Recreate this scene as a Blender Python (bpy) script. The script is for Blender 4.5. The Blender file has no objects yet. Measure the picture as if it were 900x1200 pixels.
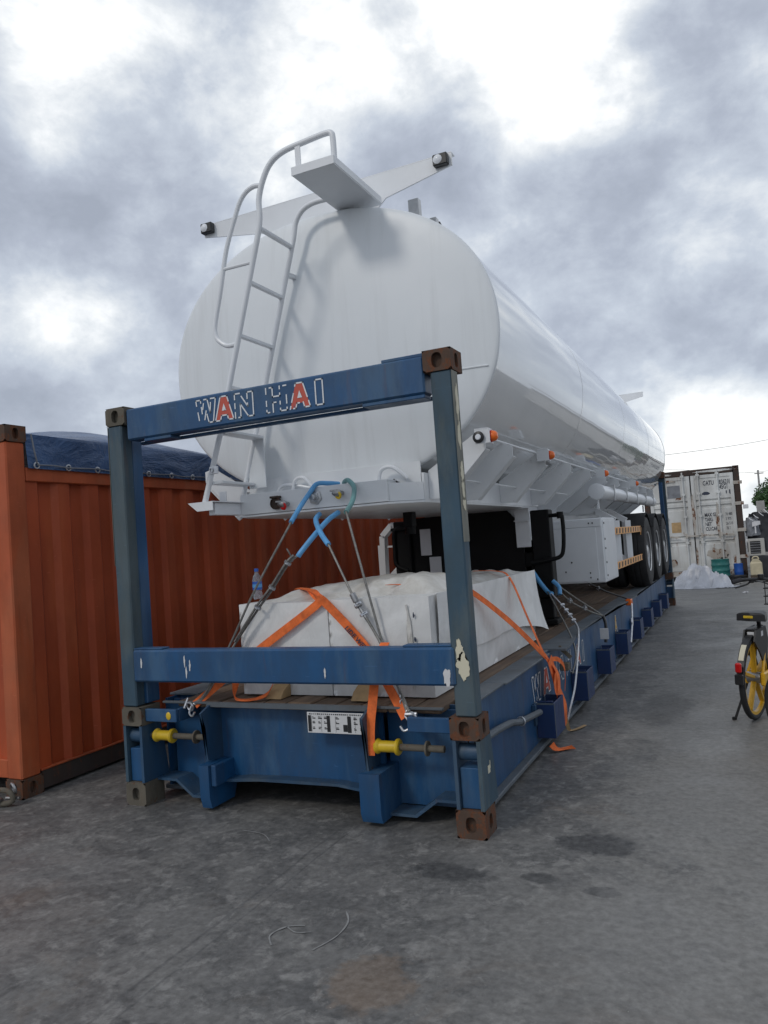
import bpy, bmesh, math, random
from mathutils import Vector, Matrix, noise
random.seed(7)
R = math.radians
SC = bpy.context.scene
COL = SC.collection

# ------------------------------------------------------------------ camera
def make_camera():
    yaw, pitch, roll = .434930626, .0424395707, -.0713837058
    f = Vector((-math.sin(yaw)*math.cos(pitch), math.cos(yaw)*math.cos(pitch), math.sin(pitch)))
    r = Vector((math.cos(yaw), math.sin(yaw), 0)); u = r.cross(f)
    r2 = math.cos(roll)*r + math.sin(roll)*u; u2 = -math.sin(roll)*r + math.cos(roll)*u
    cd = bpy.data.cameras.new('camera'); co = bpy.data.objects.new('camera', cd); COL.objects.link(co)
    m = Matrix((r2, u2, -f)).transposed().to_4x4(); m.translation = (3.77635, -3.85491, 1.5640)
    co.matrix_world = m
    cd.sensor_width = 36; cd.lens = 904.543/1200*36; cd.clip_start = .05; cd.clip_end = 3000
    SC.camera = co
make_camera()

# ------------------------------------------------------------------ sky and sun
SUN_DIR = Vector((.26, .68, -.62)).normalized()          # the way the light travels
SUN_EL = math.asin(-SUN_DIR.z); SUN_AZ = math.atan2(-SUN_DIR.x, -SUN_DIR.y)
def make_world():
    w = bpy.data.worlds.new('World'); SC.world = w; w.use_nodes = True
    nt = w.node_tree; nt.nodes.clear(); N = nt.nodes.new; L = nt.links.new
    out = N('ShaderNodeOutputWorld'); mix = N('ShaderNodeMixShader')
    bg = N('ShaderNodeBackground'); bc = N('ShaderNodeBackground')
    sky = N('ShaderNodeTexSky'); sky.sky_type = 'NISHITA'; sky.sun_disc = False
    sky.sun_elevation = SUN_EL; sky.sun_rotation = SUN_AZ
    L(sky.outputs[0], bg.inputs[0]); bg.inputs[1].default_value = .1
    tc = N('ShaderNodeTexCoord'); sep = N('ShaderNodeSeparateXYZ'); L(tc.outputs['Generated'], sep.inputs[0])
    def M(op, a, b=None, clamp=False):
        n = N('ShaderNodeMath'); n.operation = op; n.use_clamp = clamp
        for i, v in enumerate((a, b)):
            if v is None: continue
            if isinstance(v, (int, float)): n.inputs[i].default_value = v
            else: L(v, n.inputs[i])
        return n.outputs[0]
    cb = N('ShaderNodeCombineXYZ'); L(sep.outputs[0], cb.inputs[0]); L(sep.outputs[1], cb.inputs[1]); L(M('MULTIPLY', sep.outputs[2], 1.35), cb.inputs[2])
    def noise_(scale, detail, rough, dist, off):
        mp = N('ShaderNodeMapping'); mp.inputs[1].default_value = off; L(cb.outputs[0], mp.inputs[0])
        n = N('ShaderNodeTexNoise'); n.inputs['Scale'].default_value = scale; n.inputs['Detail'].default_value = detail
        n.inputs['Roughness'].default_value = rough; n.inputs['Distortion'].default_value = dist
        L(mp.outputs[0], n.inputs['Vector']); return n.outputs[0]
    a = noise_(3.1, 10, .56, .2, (3.1, 1.7, .4)); b = noise_(8.5, 10, .6, .2, (7.3, 2.2, 1.1))
    v = M('ADD', M('MULTIPLY', M('SUBTRACT', a, .5), .90), M('ADD', M('MULTIPLY', M('SUBTRACT', b, .5), .50), .505))
    # breaks and thick banks of the cloud cover, by direction: (dir, power, amount)
    blobs = [((-.587,.59,.554), 260, .26), ((-.327,.75,.575), 200, .15), ((-.178,.847,.501), 230, .33), ((-.03,.993,.113), 160, .30),
             ((-.641,.611,.465), 700, .18), ((-.66,.692,.294), 160, .13), ((.006,.916,.401), 160, .07), ((-.75,.56,.33), 200, .05),
             ((-.547,.682,.485), 160, -.09), ((-.036,.873,.487), 120, -.07), ((-.128,.927,.351), 90, -.07), ((-.004,.98,.198), 260, -.10),
             ((-.648,.648,.4), 160, -.10), ((-.432,.692,.578), 160, -.05), ((-.318,.827,.464), 200, -.03), ((.5,.85,.1), 12, .14), ((-.87,.48,.1), 20, .04)]
    for d, p, amt in blobs:
        dn = N('ShaderNodeVectorMath'); dn.operation = 'DOT_PRODUCT'; L(tc.outputs['Generated'], dn.inputs[0]); dn.inputs[1].default_value = Vector(d).normalized()
        v = M('ADD', v, M('MULTIPLY', M('POWER', M('MAXIMUM', dn.outputs['Value'], 0.0), p), amt))
    ramp = N('ShaderNodeValToRGB'); L(v, ramp.inputs[0]); cr = ramp.color_ramp
    stops = [(.36, (.37,.41,.49,1)), (.46, (.45,.495,.585,1)), (.55, (.575,.63,.715,1)), (.64, (.80,.84,.88,1)), (.73, (1.12,1.13,1.13,1))]
    cr.elements[0].position, cr.elements[0].color = stops[0]; cr.elements[1].position, cr.elements[1].color = stops[-1]
    for p, c in stops[1:-1]:
        e = cr.elements.new(p); e.color = c
    L(ramp.outputs[0], bc.inputs[0]); bc.inputs[1].default_value = 1.0
    mix.inputs[0].default_value = .93
    L(bg.outputs[0], mix.inputs[1]); L(bc.outputs[0], mix.inputs[2]); L(mix.outputs[0], out.inputs[0])
make_world()
sd = bpy.data.lights.new('sun', 'SUN'); sd.energy = .75; sd.angle = R(10); sd.color = (1, .95, .88)
so = bpy.data.objects.new('sun', sd); COL.objects.link(so); so.rotation_euler = SUN_DIR.to_track_quat('-Z', 'Y').to_euler(); so.location = (0, 0, 20)
SC.view_settings.view_transform = 'Standard'; SC.view_settings.look = 'None'; SC.view_settings.exposure = .08; SC.view_settings.gamma = 1

# ------------------------------------------------------------------ materials
class NT:
    def __init__(s, name):
        s.m = bpy.data.materials.new(name); s.m.use_nodes = True; s.t = s.m.node_tree
        s.b = s.t.nodes['Principled BSDF']; s.tc = s.t.nodes.new('ShaderNodeTexCoord')
    def N(s, k): return s.t.nodes.new(k)
    def L(s, a, b): s.t.links.new(a, b)
    def noise(s, scale, detail=6, rough=.6, stretch=(1, 1, 1), dist=0, off=(0, 0, 0)):
        mp = s.N('ShaderNodeMapping'); mp.inputs[3].default_value = stretch; mp.inputs[1].default_value = off
        s.L(s.tc.outputs['Object'], mp.inputs[0]); n = s.N('ShaderNodeTexNoise')
        n.inputs['Scale'].default_value = scale; n.inputs['Detail'].default_value = detail; n.inputs['Roughness'].default_value = rough
        n.inputs['Distortion'].default_value = dist; s.L(mp.outputs[0], n.inputs['Vector']); return n.outputs[0]
    def ramp(s, v, stops):
        r = s.N('ShaderNodeValToRGB'); s.L(v, r.inputs[0]); e = r.color_ramp.elements
        def col(c): return (c, c, c, 1) if isinstance(c, (int, float)) else tuple(c) + (1,)
        e[0].position, e[0].color = stops[0][0], col(stops[0][1]); e[1].position, e[1].color = stops[-1][0], col(stops[-1][1])
        for p, c in stops[1:-1]: e.new(p).color = col(c)
        return r.outputs[0]
    def mix(s, f, a, b, mode='MIX'):
        n = s.N('ShaderNodeMix'); n.data_type = 'RGBA'; n.blend_type = mode
        for i, v in ((0, f), (6, a), (7, b)):
            if isinstance(v, (int, float)): n.inputs[i].default_value = v if i == 0 else (v, v, v, 1)
            elif isinstance(v, (tuple, list)): n.inputs[i].default_value = tuple(v) + (1,)
            else: s.L(v, n.inputs[i])
        return n.outputs[2]
    def math(s, op, a, b):
        n = s.N('ShaderNodeMath'); n.operation = op
        for i, v in enumerate((a, b)):
            if isinstance(v, (int, float)): n.inputs[i].default_value = v
            else: s.L(v, n.inputs[i])
        return n.outputs[0]
    def bump(s, h, strength, dist=.01):
        n = s.N('ShaderNodeBump'); n.inputs['Strength'].default_value = strength; n.inputs['Distance'].default_value = dist
        s.L(h, n.inputs['Height']); s.L(n.outputs[0], s.b.inputs['Normal'])
    def set(s, col=None, rough=None, metal=None, spec=None):
        for k, v in (('Base Color', col), ('Roughness', rough), ('Metallic', metal), ('Specular IOR Level', spec)):
            if v is None: continue
            if isinstance(v, (int, float)): s.b.inputs[k].default_value = v
            elif isinstance(v, (tuple, list)): s.b.inputs[k].default_value = tuple(v) + (1,)
            else: s.L(v, s.b.inputs[k])

MAT = {}
def simple(name, col, rough=.5, metal=0, var=.25, scale=6, bump=0, spec=.5):
    t = NT(name); n = t.noise(scale, 5)
    c = t.mix(t.ramp(n, [(.3, 0), (.7, 1)]), tuple(x*(1-var) for x in col), tuple(min(1, x*(1+var)) for x in col))
    t.set(c, rough, metal, spec)
    if bump: t.bump(t.noise(scale*6, 5), bump, .004)
    MAT[name] = t.m; return t.m
def paint(name, col, rust=.1, dirt=.3, rough=.5, scale=5, rustcol=(.09, .04, .02), dirtcol=(.05, .05, .048), stretch=(1, 1, .25), pale=None, palea=0):
    """weathered paint: tone drift, vertical grime, chips down to rust, optional faded patches"""
    t = NT(name)
    base = t.mix(t.ramp(t.noise(scale*.6, 4), [(.3, 0), (.7, 1)]), tuple(x*.78 for x in col), tuple(x*1.18 for x in col))
    if pale: base = t.mix(t.math('MULTIPLY', t.ramp(t.noise(scale*.9, 8, .65, stretch, .4, (4, 9, 2)), [(.5, 0), (.62, 1)]), palea), base, pale)
    d = t.ramp(t.noise(scale*1.3, 8, .65, stretch, .2), [(.42, 0), (.72, 1)])
    base = t.mix(t.math('MULTIPLY', d, dirt), base, dirtcol)
    run = t.ramp(t.noise(scale*4, 7, .62, (1, 1, .09), .1, (6, 2, 3)), [(.60, 0), (.74, 1)])
    base = t.mix(t.math('MULTIPLY', run, min(.55, .18+rust)), base, tuple(x*1.1 for x in rustcol))
    scr = t.ramp(t.noise(scale*7, 6, .6, (.25, 1, 2.2), .3, (1, 4, 6)), [(.66, 0), (.70, 1)])
    base = t.mix(t.math('MULTIPLY', scr, .35), base, tuple(min(.6, x*1.6+.05) for x in col))
    rn = t.noise(scale*2.2, 10, .72, (1, 1, .6), .3, (2, 5, 8)); lo = .74-.28*rust
    r = t.ramp(rn, [(lo, 0), (lo+.04, 1)])
    c2 = t.mix(t.noise(scale*9, 4), tuple(x*.5 for x in rustcol), tuple(x*1.7 for x in rustcol))
    base = t.mix(r, base, c2)
    t.set(base, t.mix(r, t.mix(d, rough, min(1, rough+.2)), .9))
    t.bump(t.mix(.5, rn, t.noise(scale*14, 5)), .12, .006)
    MAT[name] = t.m; return t.m

paint('blue_paint', (.009, .070, .180), .20, .42, .42, 4, dirtcol=(.03, .037, .045), pale=(.07, .14, .22), palea=.45)
paint('blue_worn', (.020, .066, .135), .32, .5, .5, 4, dirtcol=(.045, .05, .045), pale=(.10, .14, .17), palea=.35)
paint('blue_deep', (.010, .036, .125), .12, .3, .45, 4, dirtcol=(.025, .028, .035))
paint('post_grey', (.032, .074, .112), .24, .5, .6, 4, dirtcol=(.055, .06, .05), pale=(.12, .14, .13), palea=.45, stretch=(1, 1, .3))
paint('post_pale', (.20, .20, .17), .35, .5, .7, 7, dirtcol=(.06, .075, .08), rustcol=(.05, .045, .04), stretch=(1, 1, .3))
paint('casting_rust', (.09, .052, .034), .85, .35, .85, 9, rustcol=(.115, .042, .018))
paint('casting_grey', (.12, .105, .08), .55, .4, .85, 9, rustcol=(.10, .045, .022))
paint('orange_paint', (.42, .068, .015), .08, .32, .55, 2.2, dirtcol=(.17, .030, .010), rustcol=(.09, .028, .012), pale=(.52, .13, .04), palea=.35)
paint('orange_rail', (.42, .082, .022), .16, .35, .6, 4, dirtcol=(.13, .032, .014), pale=(.42, .14, .06), palea=.35)
paint('white_container', (.60, .61, .60), .36, .62, .55, 1.6, rustcol=(.15, .06, .022), dirtcol=(.24, .21, .17))
paint('white_container_rust', (.45, .42, .38), .75, .5, .7, 3, rustcol=(.13, .05, .022), dirtcol=(.2, .15, .1))
paint('dark_rust', (.05, .032, .025), .6, .5, .8, 4, rustcol=(.09, .035, .018))
paint('deck_steel', (.105, .125, .145), .25, .5, .62, 3, dirtcol=(.08, .075, .068), rustcol=(.10, .06, .04))
simple('steel', (.33, .33, .33), .38, .85, .3, 20); simple('wire_steel', (.22, .215, .2), .5, .6, .35, 40, .3)
simple('galvanised', (.55, .56, .58), .35, .8, .2, 30)
simple('black_paint', (.004, .004, .0045), .6, 0, .3, 8, 0, .25); simple('black_plastic', (.014, .014, .015), .42, 0, .2)
simple('rubber', (.018, .018, .019), .75, 0, .35, 9, .4); simple('rim_grey', (.46, .47, .48), .34, .5, .2, 6)
simple('orange_strap', (.80, .16, .034), .8, 0, .30, 16, .5); simple('orange_lens', (.85, .16, .02), .2, 0, .1); simple('red_lens', (.50, .010, .009), .2, 0, .1)
simple('yellow_paint', (.62, .42, .02), .4, 0, .18, 8); simple('bike_yellow', (.62, .34, .015), .32, 0, .12, 8)
simple('blue_sleeve', (.10, .33, .62), .45, 0, .15, 14); simple('green_sleeve', (.14, .30, .30), .5, 0, .2, 14)
simple('stripe_amber', (.80, .40, .13), .5, 0, .1); simple('white_clean', (.74, .76, .78), .3, 0, .05, 3)
simple('sign_white', (.62, .62, .62), .5, 0, .06, 12); simple('mark_black', (.012, .012, .014), .6, 0, .2)
simple('mark_dark', (.03, .04, .07), .6, 0, .3, 9); simple('clear_lamp', (.75, .77, .8), .12, 0, .1)
simple('teal_plastic', (.014, .13, .12), .45, 0, .2); simple('barrel_blue', (.02, .10, .42), .4, 0, .15); simple('cream_plastic', (.50, .44, .30), .55, 0, .15)
simple('beige_metal', (.42, .41, .38), .5, 0, .1); simple('cloth_dark', (.035, .035, .04), .9, 0, .4, 4, .5); simple('cloth_grey', (.20, .21, .23), .85, 0, .3, 5, .4)
simple('cloth_white', (.65, .65, .66), .85, 0, .12, 5, .3); simple('bark', (.07, .05, .035), .9, 0, .3, 8, .6); simple('pale_wall', (.50, .50, .49), .8, 0, .12, 1.2, .2)
simple('wood_new', (.42, .28, .14), .8, 0, .25, 9, .3); simple('concrete_post', (.32, .31, .30), .85, 0, .15, 4)
simple('cable', (.03, .03, .03), .6, 0, .1); simple('silver_sheet', (.50, .51, .54), .38, .2, .2, 3, 1.0); simple('chalk', (.24, .24, .235), .9, 0, .2, 20)

def tank_white():
    t = NT('tank_white')
    base = t.mix(t.ramp(t.noise(.8, 4), [(.3, 0), (.7, 1)]), (.74, .76, .775), (.80, .815, .82))
    st = t.ramp(t.noise(7, 6, .6, (1, .5, .05), 0), [(.45, 0), (.8, 1)])
    base = t.mix(t.math('MULTIPLY', st, .13), base, (.5, .5, .49))
    t.set(base, t.mix(t.noise(5, 5), .10, .20)); t.b.inputs['Coat Weight'].default_value = 1.0; t.b.inputs['Coat Roughness'].default_value = .03; t.b.inputs['Coat IOR'].default_value = 2.0
    t.bump(t.noise(.9, 3, .5, (1, .25, 1)), .03, .03); MAT['tank_white'] = t.m
tank_white()
def head_white():
    t = NT('head_white')
    base = t.mix(t.ramp(t.noise(1.1, 5), [(.3, 0), (.7, 1)]), (.70, .735, .755), (.76, .785, .80))
    st = t.ramp(t.noise(10, 7, .62, (1, 1, .06), 0), [(.50, 0), (.78, 1)])
    base = t.mix(t.math('MULTIPLY', st, .34), base, (.47, .48, .48))
    t.set(base, t.mix(t.noise(8, 5), .32, .45)); t.bump(t.noise(2.2, 3, .5), .06, .03); MAT['head_white'] = t.m
head_white()
def chassis_white():
    t = NT('chassis_white')
    base = t.mix(t.ramp(t.noise(2.5, 5), [(.3, 0), (.7, 1)]), (.66, .68, .70), (.76, .78, .79))
    ru = t.ramp(t.noise(14, 8, .7, (1, 1, .5), .2), [(.66, 0), (.72, 1)])
    base = t.mix(t.math('MULTIPLY', ru, .45), base, (.12, .10, .09)); t.set(base, .42); t.bump(t.noise(22, 4), .08, .004); MAT['chassis_white'] = t.m
chassis_white()
def concrete():
    t = NT('concrete_ground')
    sep = t.N('ShaderNodeSeparateXYZ'); t.L(t.tc.outputs['Object'], sep.inputs[0]); X, Y = sep.outputs[0], sep.outputs[1]
    big = t.noise(.35, 6, .6, (1, 1, 1), .4); mid = t.noise(1.6, 9, .66, (1, 1, 1), .5); fine = t.noise(26, 6, .65)
    c = t.mix(t.ramp(big, [(.34, 0), (.66, 1)]), (.074, .073, .072), (.165, .160, .150))
    c = t.mix(t.math('MULTIPLY', t.ramp(mid, [(.42, 0), (.68, 1)]), .55), c, (.25, .241, .222))
    c = t.mix(t.math('MULTIPLY', t.ramp(t.noise(2.7, 10, .7, (1, 1, 1), .8, (5, 1, 0)), [(.48, 0), (.56, 1)]), .55), c, (.062, .061, .060))
    c = t.mix(t.math('MULTIPLY', t.ramp(t.noise(9, 9, .7, (1, 1, 1), .4, (1, 8, 0)), [(.53, 0), (.61, 1)]), .55), c, (.31, .30, .28))
    c = t.mix(t.math('MULTIPLY', t.ramp(t.noise(5.5, 10, .72, (1, 1, 1), .3, (2, 12, 0)), [(.55, 0), (.60, 1)]), .5), c, (.045, .045, .045))
    c = t.mix(t.math('MULTIPLY', t.ramp(t.noise(.9, 9, .72, (1, 1, 1), .6, (9, 3, 0)), [(.58, 0), (.68, 1)]), .45), c, (.17, .12, .078))
    for st_, rot, off_ in (((14, .7, 1), .5, (3, 1, 0)), ((11, .9, 1), -.35, (8, 5, 0)), ((20, 1.3, 1), 1.2, (1, 9, 0))):
        mp = t.N('ShaderNodeMapping'); mp.inputs[2].default_value = (0, 0, rot); mp.inputs[3].default_value = st_; mp.inputs[1].default_value = off_; t.L(t.tc.outputs['Object'], mp.inputs[0])
        nn = t.N('ShaderNodeTexNoise'); nn.inputs['Scale'].default_value = 1.6; nn.inputs['Detail'].default_value = 5; nn.inputs['Roughness'].default_value = .7; t.L(mp.outputs[0], nn.inputs['Vector'])
        c = t.mix(t.math('MULTIPLY', t.ramp(nn.outputs[0], [(.66, 0), (.72, 1)]), t.math('MULTIPLY', t.ramp(mid, [(.42, 0), (.58, 1)]), .45)), c, (.30, .29, .275))
    # drips and stains of their own shape: centre, radii, tone, amount
    wob = t.noise(6, 7, .68, (1, 1, 1), .3, (3, 3, 0)); wob2 = t.noise(30, 4, .6)
    for cx, cy, rx, ry, col, amt in ((3.9, 3.5, 1.25, 5.5, (.23, .22, .20), .55), (3.35, -1.0, .8, 1.1, (.22, .212, .196), .45), (5, 14, 6, 6, (.22, .212, .195), .5), (2.98, .10, .22, .14, (.026, .026, .028), .95), (2.36, -.40, .20, .10, (.030, .030, .031), .95), (2.80, -.36, .10, .06, (.030, .030, .031), .85),
                                     (3.08, -.42, .08, .05, (.030, .030, .031), .85), (3.05, 3.2, .22, .7, (.034, .034, .036), .5), (2.42, -1.35, .17, .20, (.20, .135, .085), .55), (1.9, -1.9, .3, .12, (.030, .030, .031), .85),
                                     (3.3, -.75, .35, .5, (.21, .205, .195), .35), (3.4, .9, .5, .8, (.20, .195, .185), .35), (.4, -.9, .5, .25, (.21, .205, .2), .25), (2.1, -1.05, .16, .12, (.03, .03, .033), .5)):
        dx = t.math('DIVIDE', t.math('SUBTRACT', X, cx), rx); dy = t.math('DIVIDE', t.math('SUBTRACT', Y, cy), ry)
        d = t.math('SQRT', t.math('ADD', t.math('MULTIPLY', dx, dx), t.math('MULTIPLY', dy, dy)), 0)
        d = t.math('ADD', d, t.math('MULTIPLY', t.math('SUBTRACT', wob, .5), 1.9)); d = t.math('ADD', d, t.math('MULTIPLY', t.math('SUBTRACT', wob2, .5), .5))
        c = t.mix(t.math('MULTIPLY', t.ramp(d, [(.75, 1), (1.05, 0)]), amt), c, col)
    # two dragged lines running out from under the rack
    for x0, w in ((1.60, .007), (1.675, .005)):
        d = t.math('ABSOLUTE', t.math('ADD', t.math('SUBTRACT', X, x0), t.math('MULTIPLY', t.math('SUBTRACT', mid, .5), .07)), 0)
        m = t.math('MULTIPLY', t.ramp(d, [(w*.5, 1), (w*1.6, 0)]), t.ramp(Y, [(.05, 1), (.10, 0)]))
        c = t.mix(t.math('MULTIPLY', m, t.ramp(mid, [(.40, .05), (.56, .55)])), c, (.04, .04, .042))
    c = t.mix(t.ramp(fine, [(.30, 0), (.70, 1)]), t.mix(.38, c, (.02, .02, .02)), t.mix(.17, c, (.4, .4, .39)))
    sp = t.ramp(t.noise(60, 3, .5, (1, 1, 1), 0, (7, 7, 0)), [(.72, 0), (.76, 1)]); c = t.mix(t.math('MULTIPLY', sp, .5), c, (.38, .37, .35))
    t.set(c, t.ramp(t.noise(1.2, 7, .6, (1, 1, 1), .5), [(.35, .42), (.65, .72)])); t.bump(t.mix(.6, fine, mid), .3, .008)
    MAT['concrete_ground'] = t.m
concrete()
def stain():
    t = NT('oil_stain'); c = t.mix(t.noise(14, 7), (.022, .022, .025), (.05, .05, .052)); t.set(c, .42); t.bump(t.noise(24, 6), .2, .006); MAT['oil_stain'] = t.m
stain()
def wood():
    t = NT('deck_wood'); oi = t.N('ShaderNodeObjectInfo')
    g = t.noise(26, 6, .6, (1, .06, 1), .3); c = t.ramp(g, [(.25, (.06, .037, .023)), (.55, (.17, .108, .066)), (.8, (.28, .19, .125))])
    c = t.mix(oi.outputs['Random'], t.mix(.45, c, (.05, .035, .025)), t.mix(.18, c, (.25, .19, .14)))
    c = t.mix(t.math('MULTIPLY', t.ramp(t.noise(2.5, 8, .65), [(.45, 0), (.7, 1)]), .5), c, (.07, .06, .052))
    t.set(c, .85); t.bump(g, .4, .006); MAT['deck_wood'] = t.m
wood()
def wrap():
    t = NT('plastic_wrap'); f = t.noise(3, 8, .65, (1, 1, 1), 1.2)
    c = t.mix(t.ramp(f, [(.35, 0), (.7, 1)]), (.66, .66, .645), (.84, .84, .825))
    c = t.mix(t.math('MULTIPLY', t.ramp(t.noise(1.8, 8, .7, (1, 1, .5)), [(.52, 0), (.72, 1)]), .4), c, (.40, .36, .28))
    t.set(c, .38); w = t.noise(5, 7, .58, (1.6, 1.6, .5), 1.0); t.bump(w, .5, .02); MAT['plastic_wrap'] = t.m
    t = NT('plastic_sheet'); f = t.noise(4, 8, .65, (1, 1, 1), 1.5)
    c = t.mix(t.ramp(f, [(.35, 0), (.7, 1)]), (.56, .54, .49), (.80, .79, .76))
    c = t.mix(t.math('MULTIPLY', t.ramp(t.noise(2.2, 8, .7), [(.5, 0), (.7, 1)]), .5), c, (.34, .29, .20))
    t.set(c, .3); t.bump(t.noise(5, 6, .55, (1, .5, 1), 1.6), .45, .02); MAT['plastic_sheet'] = t.m
wrap()
def tarp():
    t = NT('tarp_blue'); f = t.noise(2.5, 7, .6, (1, 1, 1), .6)
    c = t.mix(t.ramp(f, [(.35, 0), (.7, 1)]), (.020, .058, .145), (.045, .11, .25)); t.set(c, .36); t.bump(t.noise(4, 7, .62, (1, .5, 1), 1.8), .8, .05); MAT['tarp_blue'] = t.m
tarp()
def leaf():
    t = NT('leaf'); oi = t.noise(1.3, 5); t.set(t.ramp(oi, [(.3, (.018, .05, .014)), (.5, (.04, .09, .026)), (.72, (.075, .14, .04))]), .6); MAT['leaf'] = t.m
leaf()
def glassy():
    t = NT('bottle_plastic'); t.set((.80, .88, .95), .08); t.b.inputs['Transmission Weight'].default_value = .85; t.b.inputs['IOR'].default_value = 1.25; MAT['bottle_plastic'] = t.m
glassy()
def letterpaint(name, col):
    t = NT(name); n = t.noise(16, 9, .72, (1, 1, 1), .5)
    t.set(t.mix(t.ramp(n, [(.63, 0), (.67, 1)]), col, (.02, .06, .14)), .6); MAT[name] = t.m
letterpaint('letter_white', (.66, .68, .70)); letterpaint('letter_red', (.50, .085, .055)); letterpaint('letter_amber', (.62, .36, .03))
letterpaint('chip_cream', (.62, .58, .44)); simple('letter_dark', (.02, .035, .075), .6)
def stencil():
    t = NT('stencil_ink'); n = t.noise(9, 9, .72); t.set(t.mix(t.ramp(n, [(.56, 0), (.62, 1)]), (.03, .035, .05), (.45, .46, .46)), .6); MAT['stencil_ink'] = t.m
stencil()

# ------------------------------------------------------------------ mesh helpers
class B:
    def __init__(s): s.bm = bmesh.new()
    def box(s, x0, x1, y0, y1, z0, z1, bev=.004, mat=None):
        r = bmesh.ops.create_cube(s.bm, size=1); vs = r['verts']
        for v in vs: v.co = Vector(((x0+x1)/2 + v.co.x*(x1-x0), (y0+y1)/2 + v.co.y*(y1-y0), (z0+z1)/2 + v.co.z*(z1-z0)))
        if bev:
            bev = min(bev, .3*min(abs(x1-x0), abs(y1-y0), abs(z1-z0)))
            es = list({e for v in vs for e in v.link_edges}); q = bmesh.ops.bevel(s.bm, geom=es, offset=bev, segments=1, affect='EDGES')
            vs = list({v for f in q['faces'] for v in f.verts} | {v for v in vs if v.is_valid})
        if mat: bmesh.ops.transform(s.bm, matrix=mat, verts=vs)
        return s
    def tube(s, pts, r, n=10, closed=False):
        P = [Vector(p) for p in pts]; rr = r if isinstance(r, (list, tuple)) else [r]*len(P); rings = []; up = None
        for i, p in enumerate(P):
            a = P[i-1] if (i or closed) else P[i]; c = P[(i+1) % len(P)] if (i < len(P)-1 or closed) else P[i]
            t = (c-a).normalized()
            if up is None: up = t.orthogonal().normalized()
            up = (up - t*up.dot(t)); up = up.normalized() if up.length > 1e-6 else t.orthogonal().normalized()
            sd = t.cross(up)
            rings.append([s.bm.verts.new(p + rr[i]*(math.cos(2*math.pi*k/n)*up + math.sin(2*math.pi*k/n)*sd)) for k in range(n)])
        m = len(rings)
        for i in range(m if closed else m-1):
            A, C = rings[i], rings[(i+1) % m]
            for k in range(n): s.bm.faces.new((A[k], A[(k+1) % n], C[(k+1) % n], C[k]))
        if not closed: s.bm.faces.new(rings[0][::-1]); s.bm.faces.new(rings[-1])
        return s
    def cyl(s, p0, p1, r, n=16): return s.tube([p0, p1], r, n)
    def lathe(s, prof, base=(0, 0, 0), axis=(0, 0, 1), n=20):
        base = Vector(base); ax = Vector(axis).normalized(); u = ax.orthogonal().normalized(); w = ax.cross(u); rings = []
        for r, h in prof:
            if r < 1e-6: rings.append([s.bm.verts.new(base+ax*h)])
            else: rings.append([s.bm.verts.new(base+ax*h+r*(math.cos(2*math.pi*k/n)*u+math.sin(2*math.pi*k/n)*w)) for k in range(n)])
        for A, C in zip(rings, rings[1:]):
            for k in range(n):
                a, b = A[k % len(A)], A[(k+1) % len(A)]; c, d = C[(k+1) % len(C)], C[k % len(C)]
                f = []
                for v in (a, b, c, d):
                    if v not in f: f.append(v)
                if len(f) > 2:
                    try: s.bm.faces.new(f)
                    except ValueError: pass
        return s
    def prism(s, poly, axis, a0, a1):
        """poly: 2D outline, extruded along axis 'x','y','z' from a0 to a1"""
        def P(q, a): return {'x': (a, q[0], q[1]), 'y': (q[0], a, q[1]), 'z': (q[0], q[1], a)}[axis]
        A = [s.bm.verts.new(P(q, a0)) for q in poly]; C = [s.bm.verts.new(P(q, a1)) for q in poly]; n = len(poly)
        fs = [s.bm.faces.new(A), s.bm.faces.new(C[::-1])]
        for k in range(n): fs.append(s.bm.faces.new((A[k], C[k], C[(k+1) % n], A[(k+1) % n])))
        bmesh.ops.triangulate(s.bm, faces=[f for f in fs[:2] if len(f.verts) > 4])
        return s
    def ribbon(s, pts, w, wd, t=.003):
        """flat webbing through pts, width w along wd (one vector or one per point)"""
        P = [Vector(p) for p in pts]; W = [Vector(x).normalized() for x in wd] if isinstance(wd[0], (list, tuple, Vector)) else [Vector(wd).normalized()]*len(P)
        rows = []
        for i, p in enumerate(P):
            tg = (P[min(i+1, len(P)-1)]-P[max(i-1, 0)]).normalized(); n = tg.cross(W[i]).normalized()
            a = W[i]*w/2; rows.append([s.bm.verts.new(p+x) for x in (-a-n*t/2, a-n*t/2, a+n*t/2, -a+n*t/2)])
        for A, C in zip(rows, rows[1:]):
            for k in range(4): s.bm.faces.new((A[k], A[(k+1) % 4], C[(k+1) % 4], C[k]))
        s.bm.faces.new(rows[0][::-1]); s.bm.faces.new(rows[-1]); return s
    def bar(s, p0, p1, w, h, up=(0, 0, 1)):
        """rectangular bar between two points"""
        p0, p1 = Vector(p0), Vector(p1); t = (p1-p0).normalized(); sd = t.cross(Vector(up))
        if sd.length < 1e-5: sd = t.orthogonal()
        sd.normalize(); u = sd.cross(t); rows = []
        for p in (p0, p1): rows.append([s.bm.verts.new(p + sd*a*w/2 + u*b*h/2) for a, b in ((-1, -1), (1, -1), (1, 1), (-1, 1))])
        A, C = rows
        for k in range(4): s.bm.faces.new((A[k], A[(k+1) % 4], C[(k+1) % 4], C[k]))
        s.bm.faces.new(A[::-1]); s.bm.faces.new(C); return s
    def sphere(s, c, r, sub=2, scale=(1, 1, 1)):
        q = bmesh.ops.create_icosphere(s.bm, subdivisions=sub, radius=r)
        for v in q['verts']: v.co = Vector((v.co.x*scale[0]+c[0], v.co.y*scale[1]+c[1], v.co.z*scale[2]+c[2]))
        return s
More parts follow.
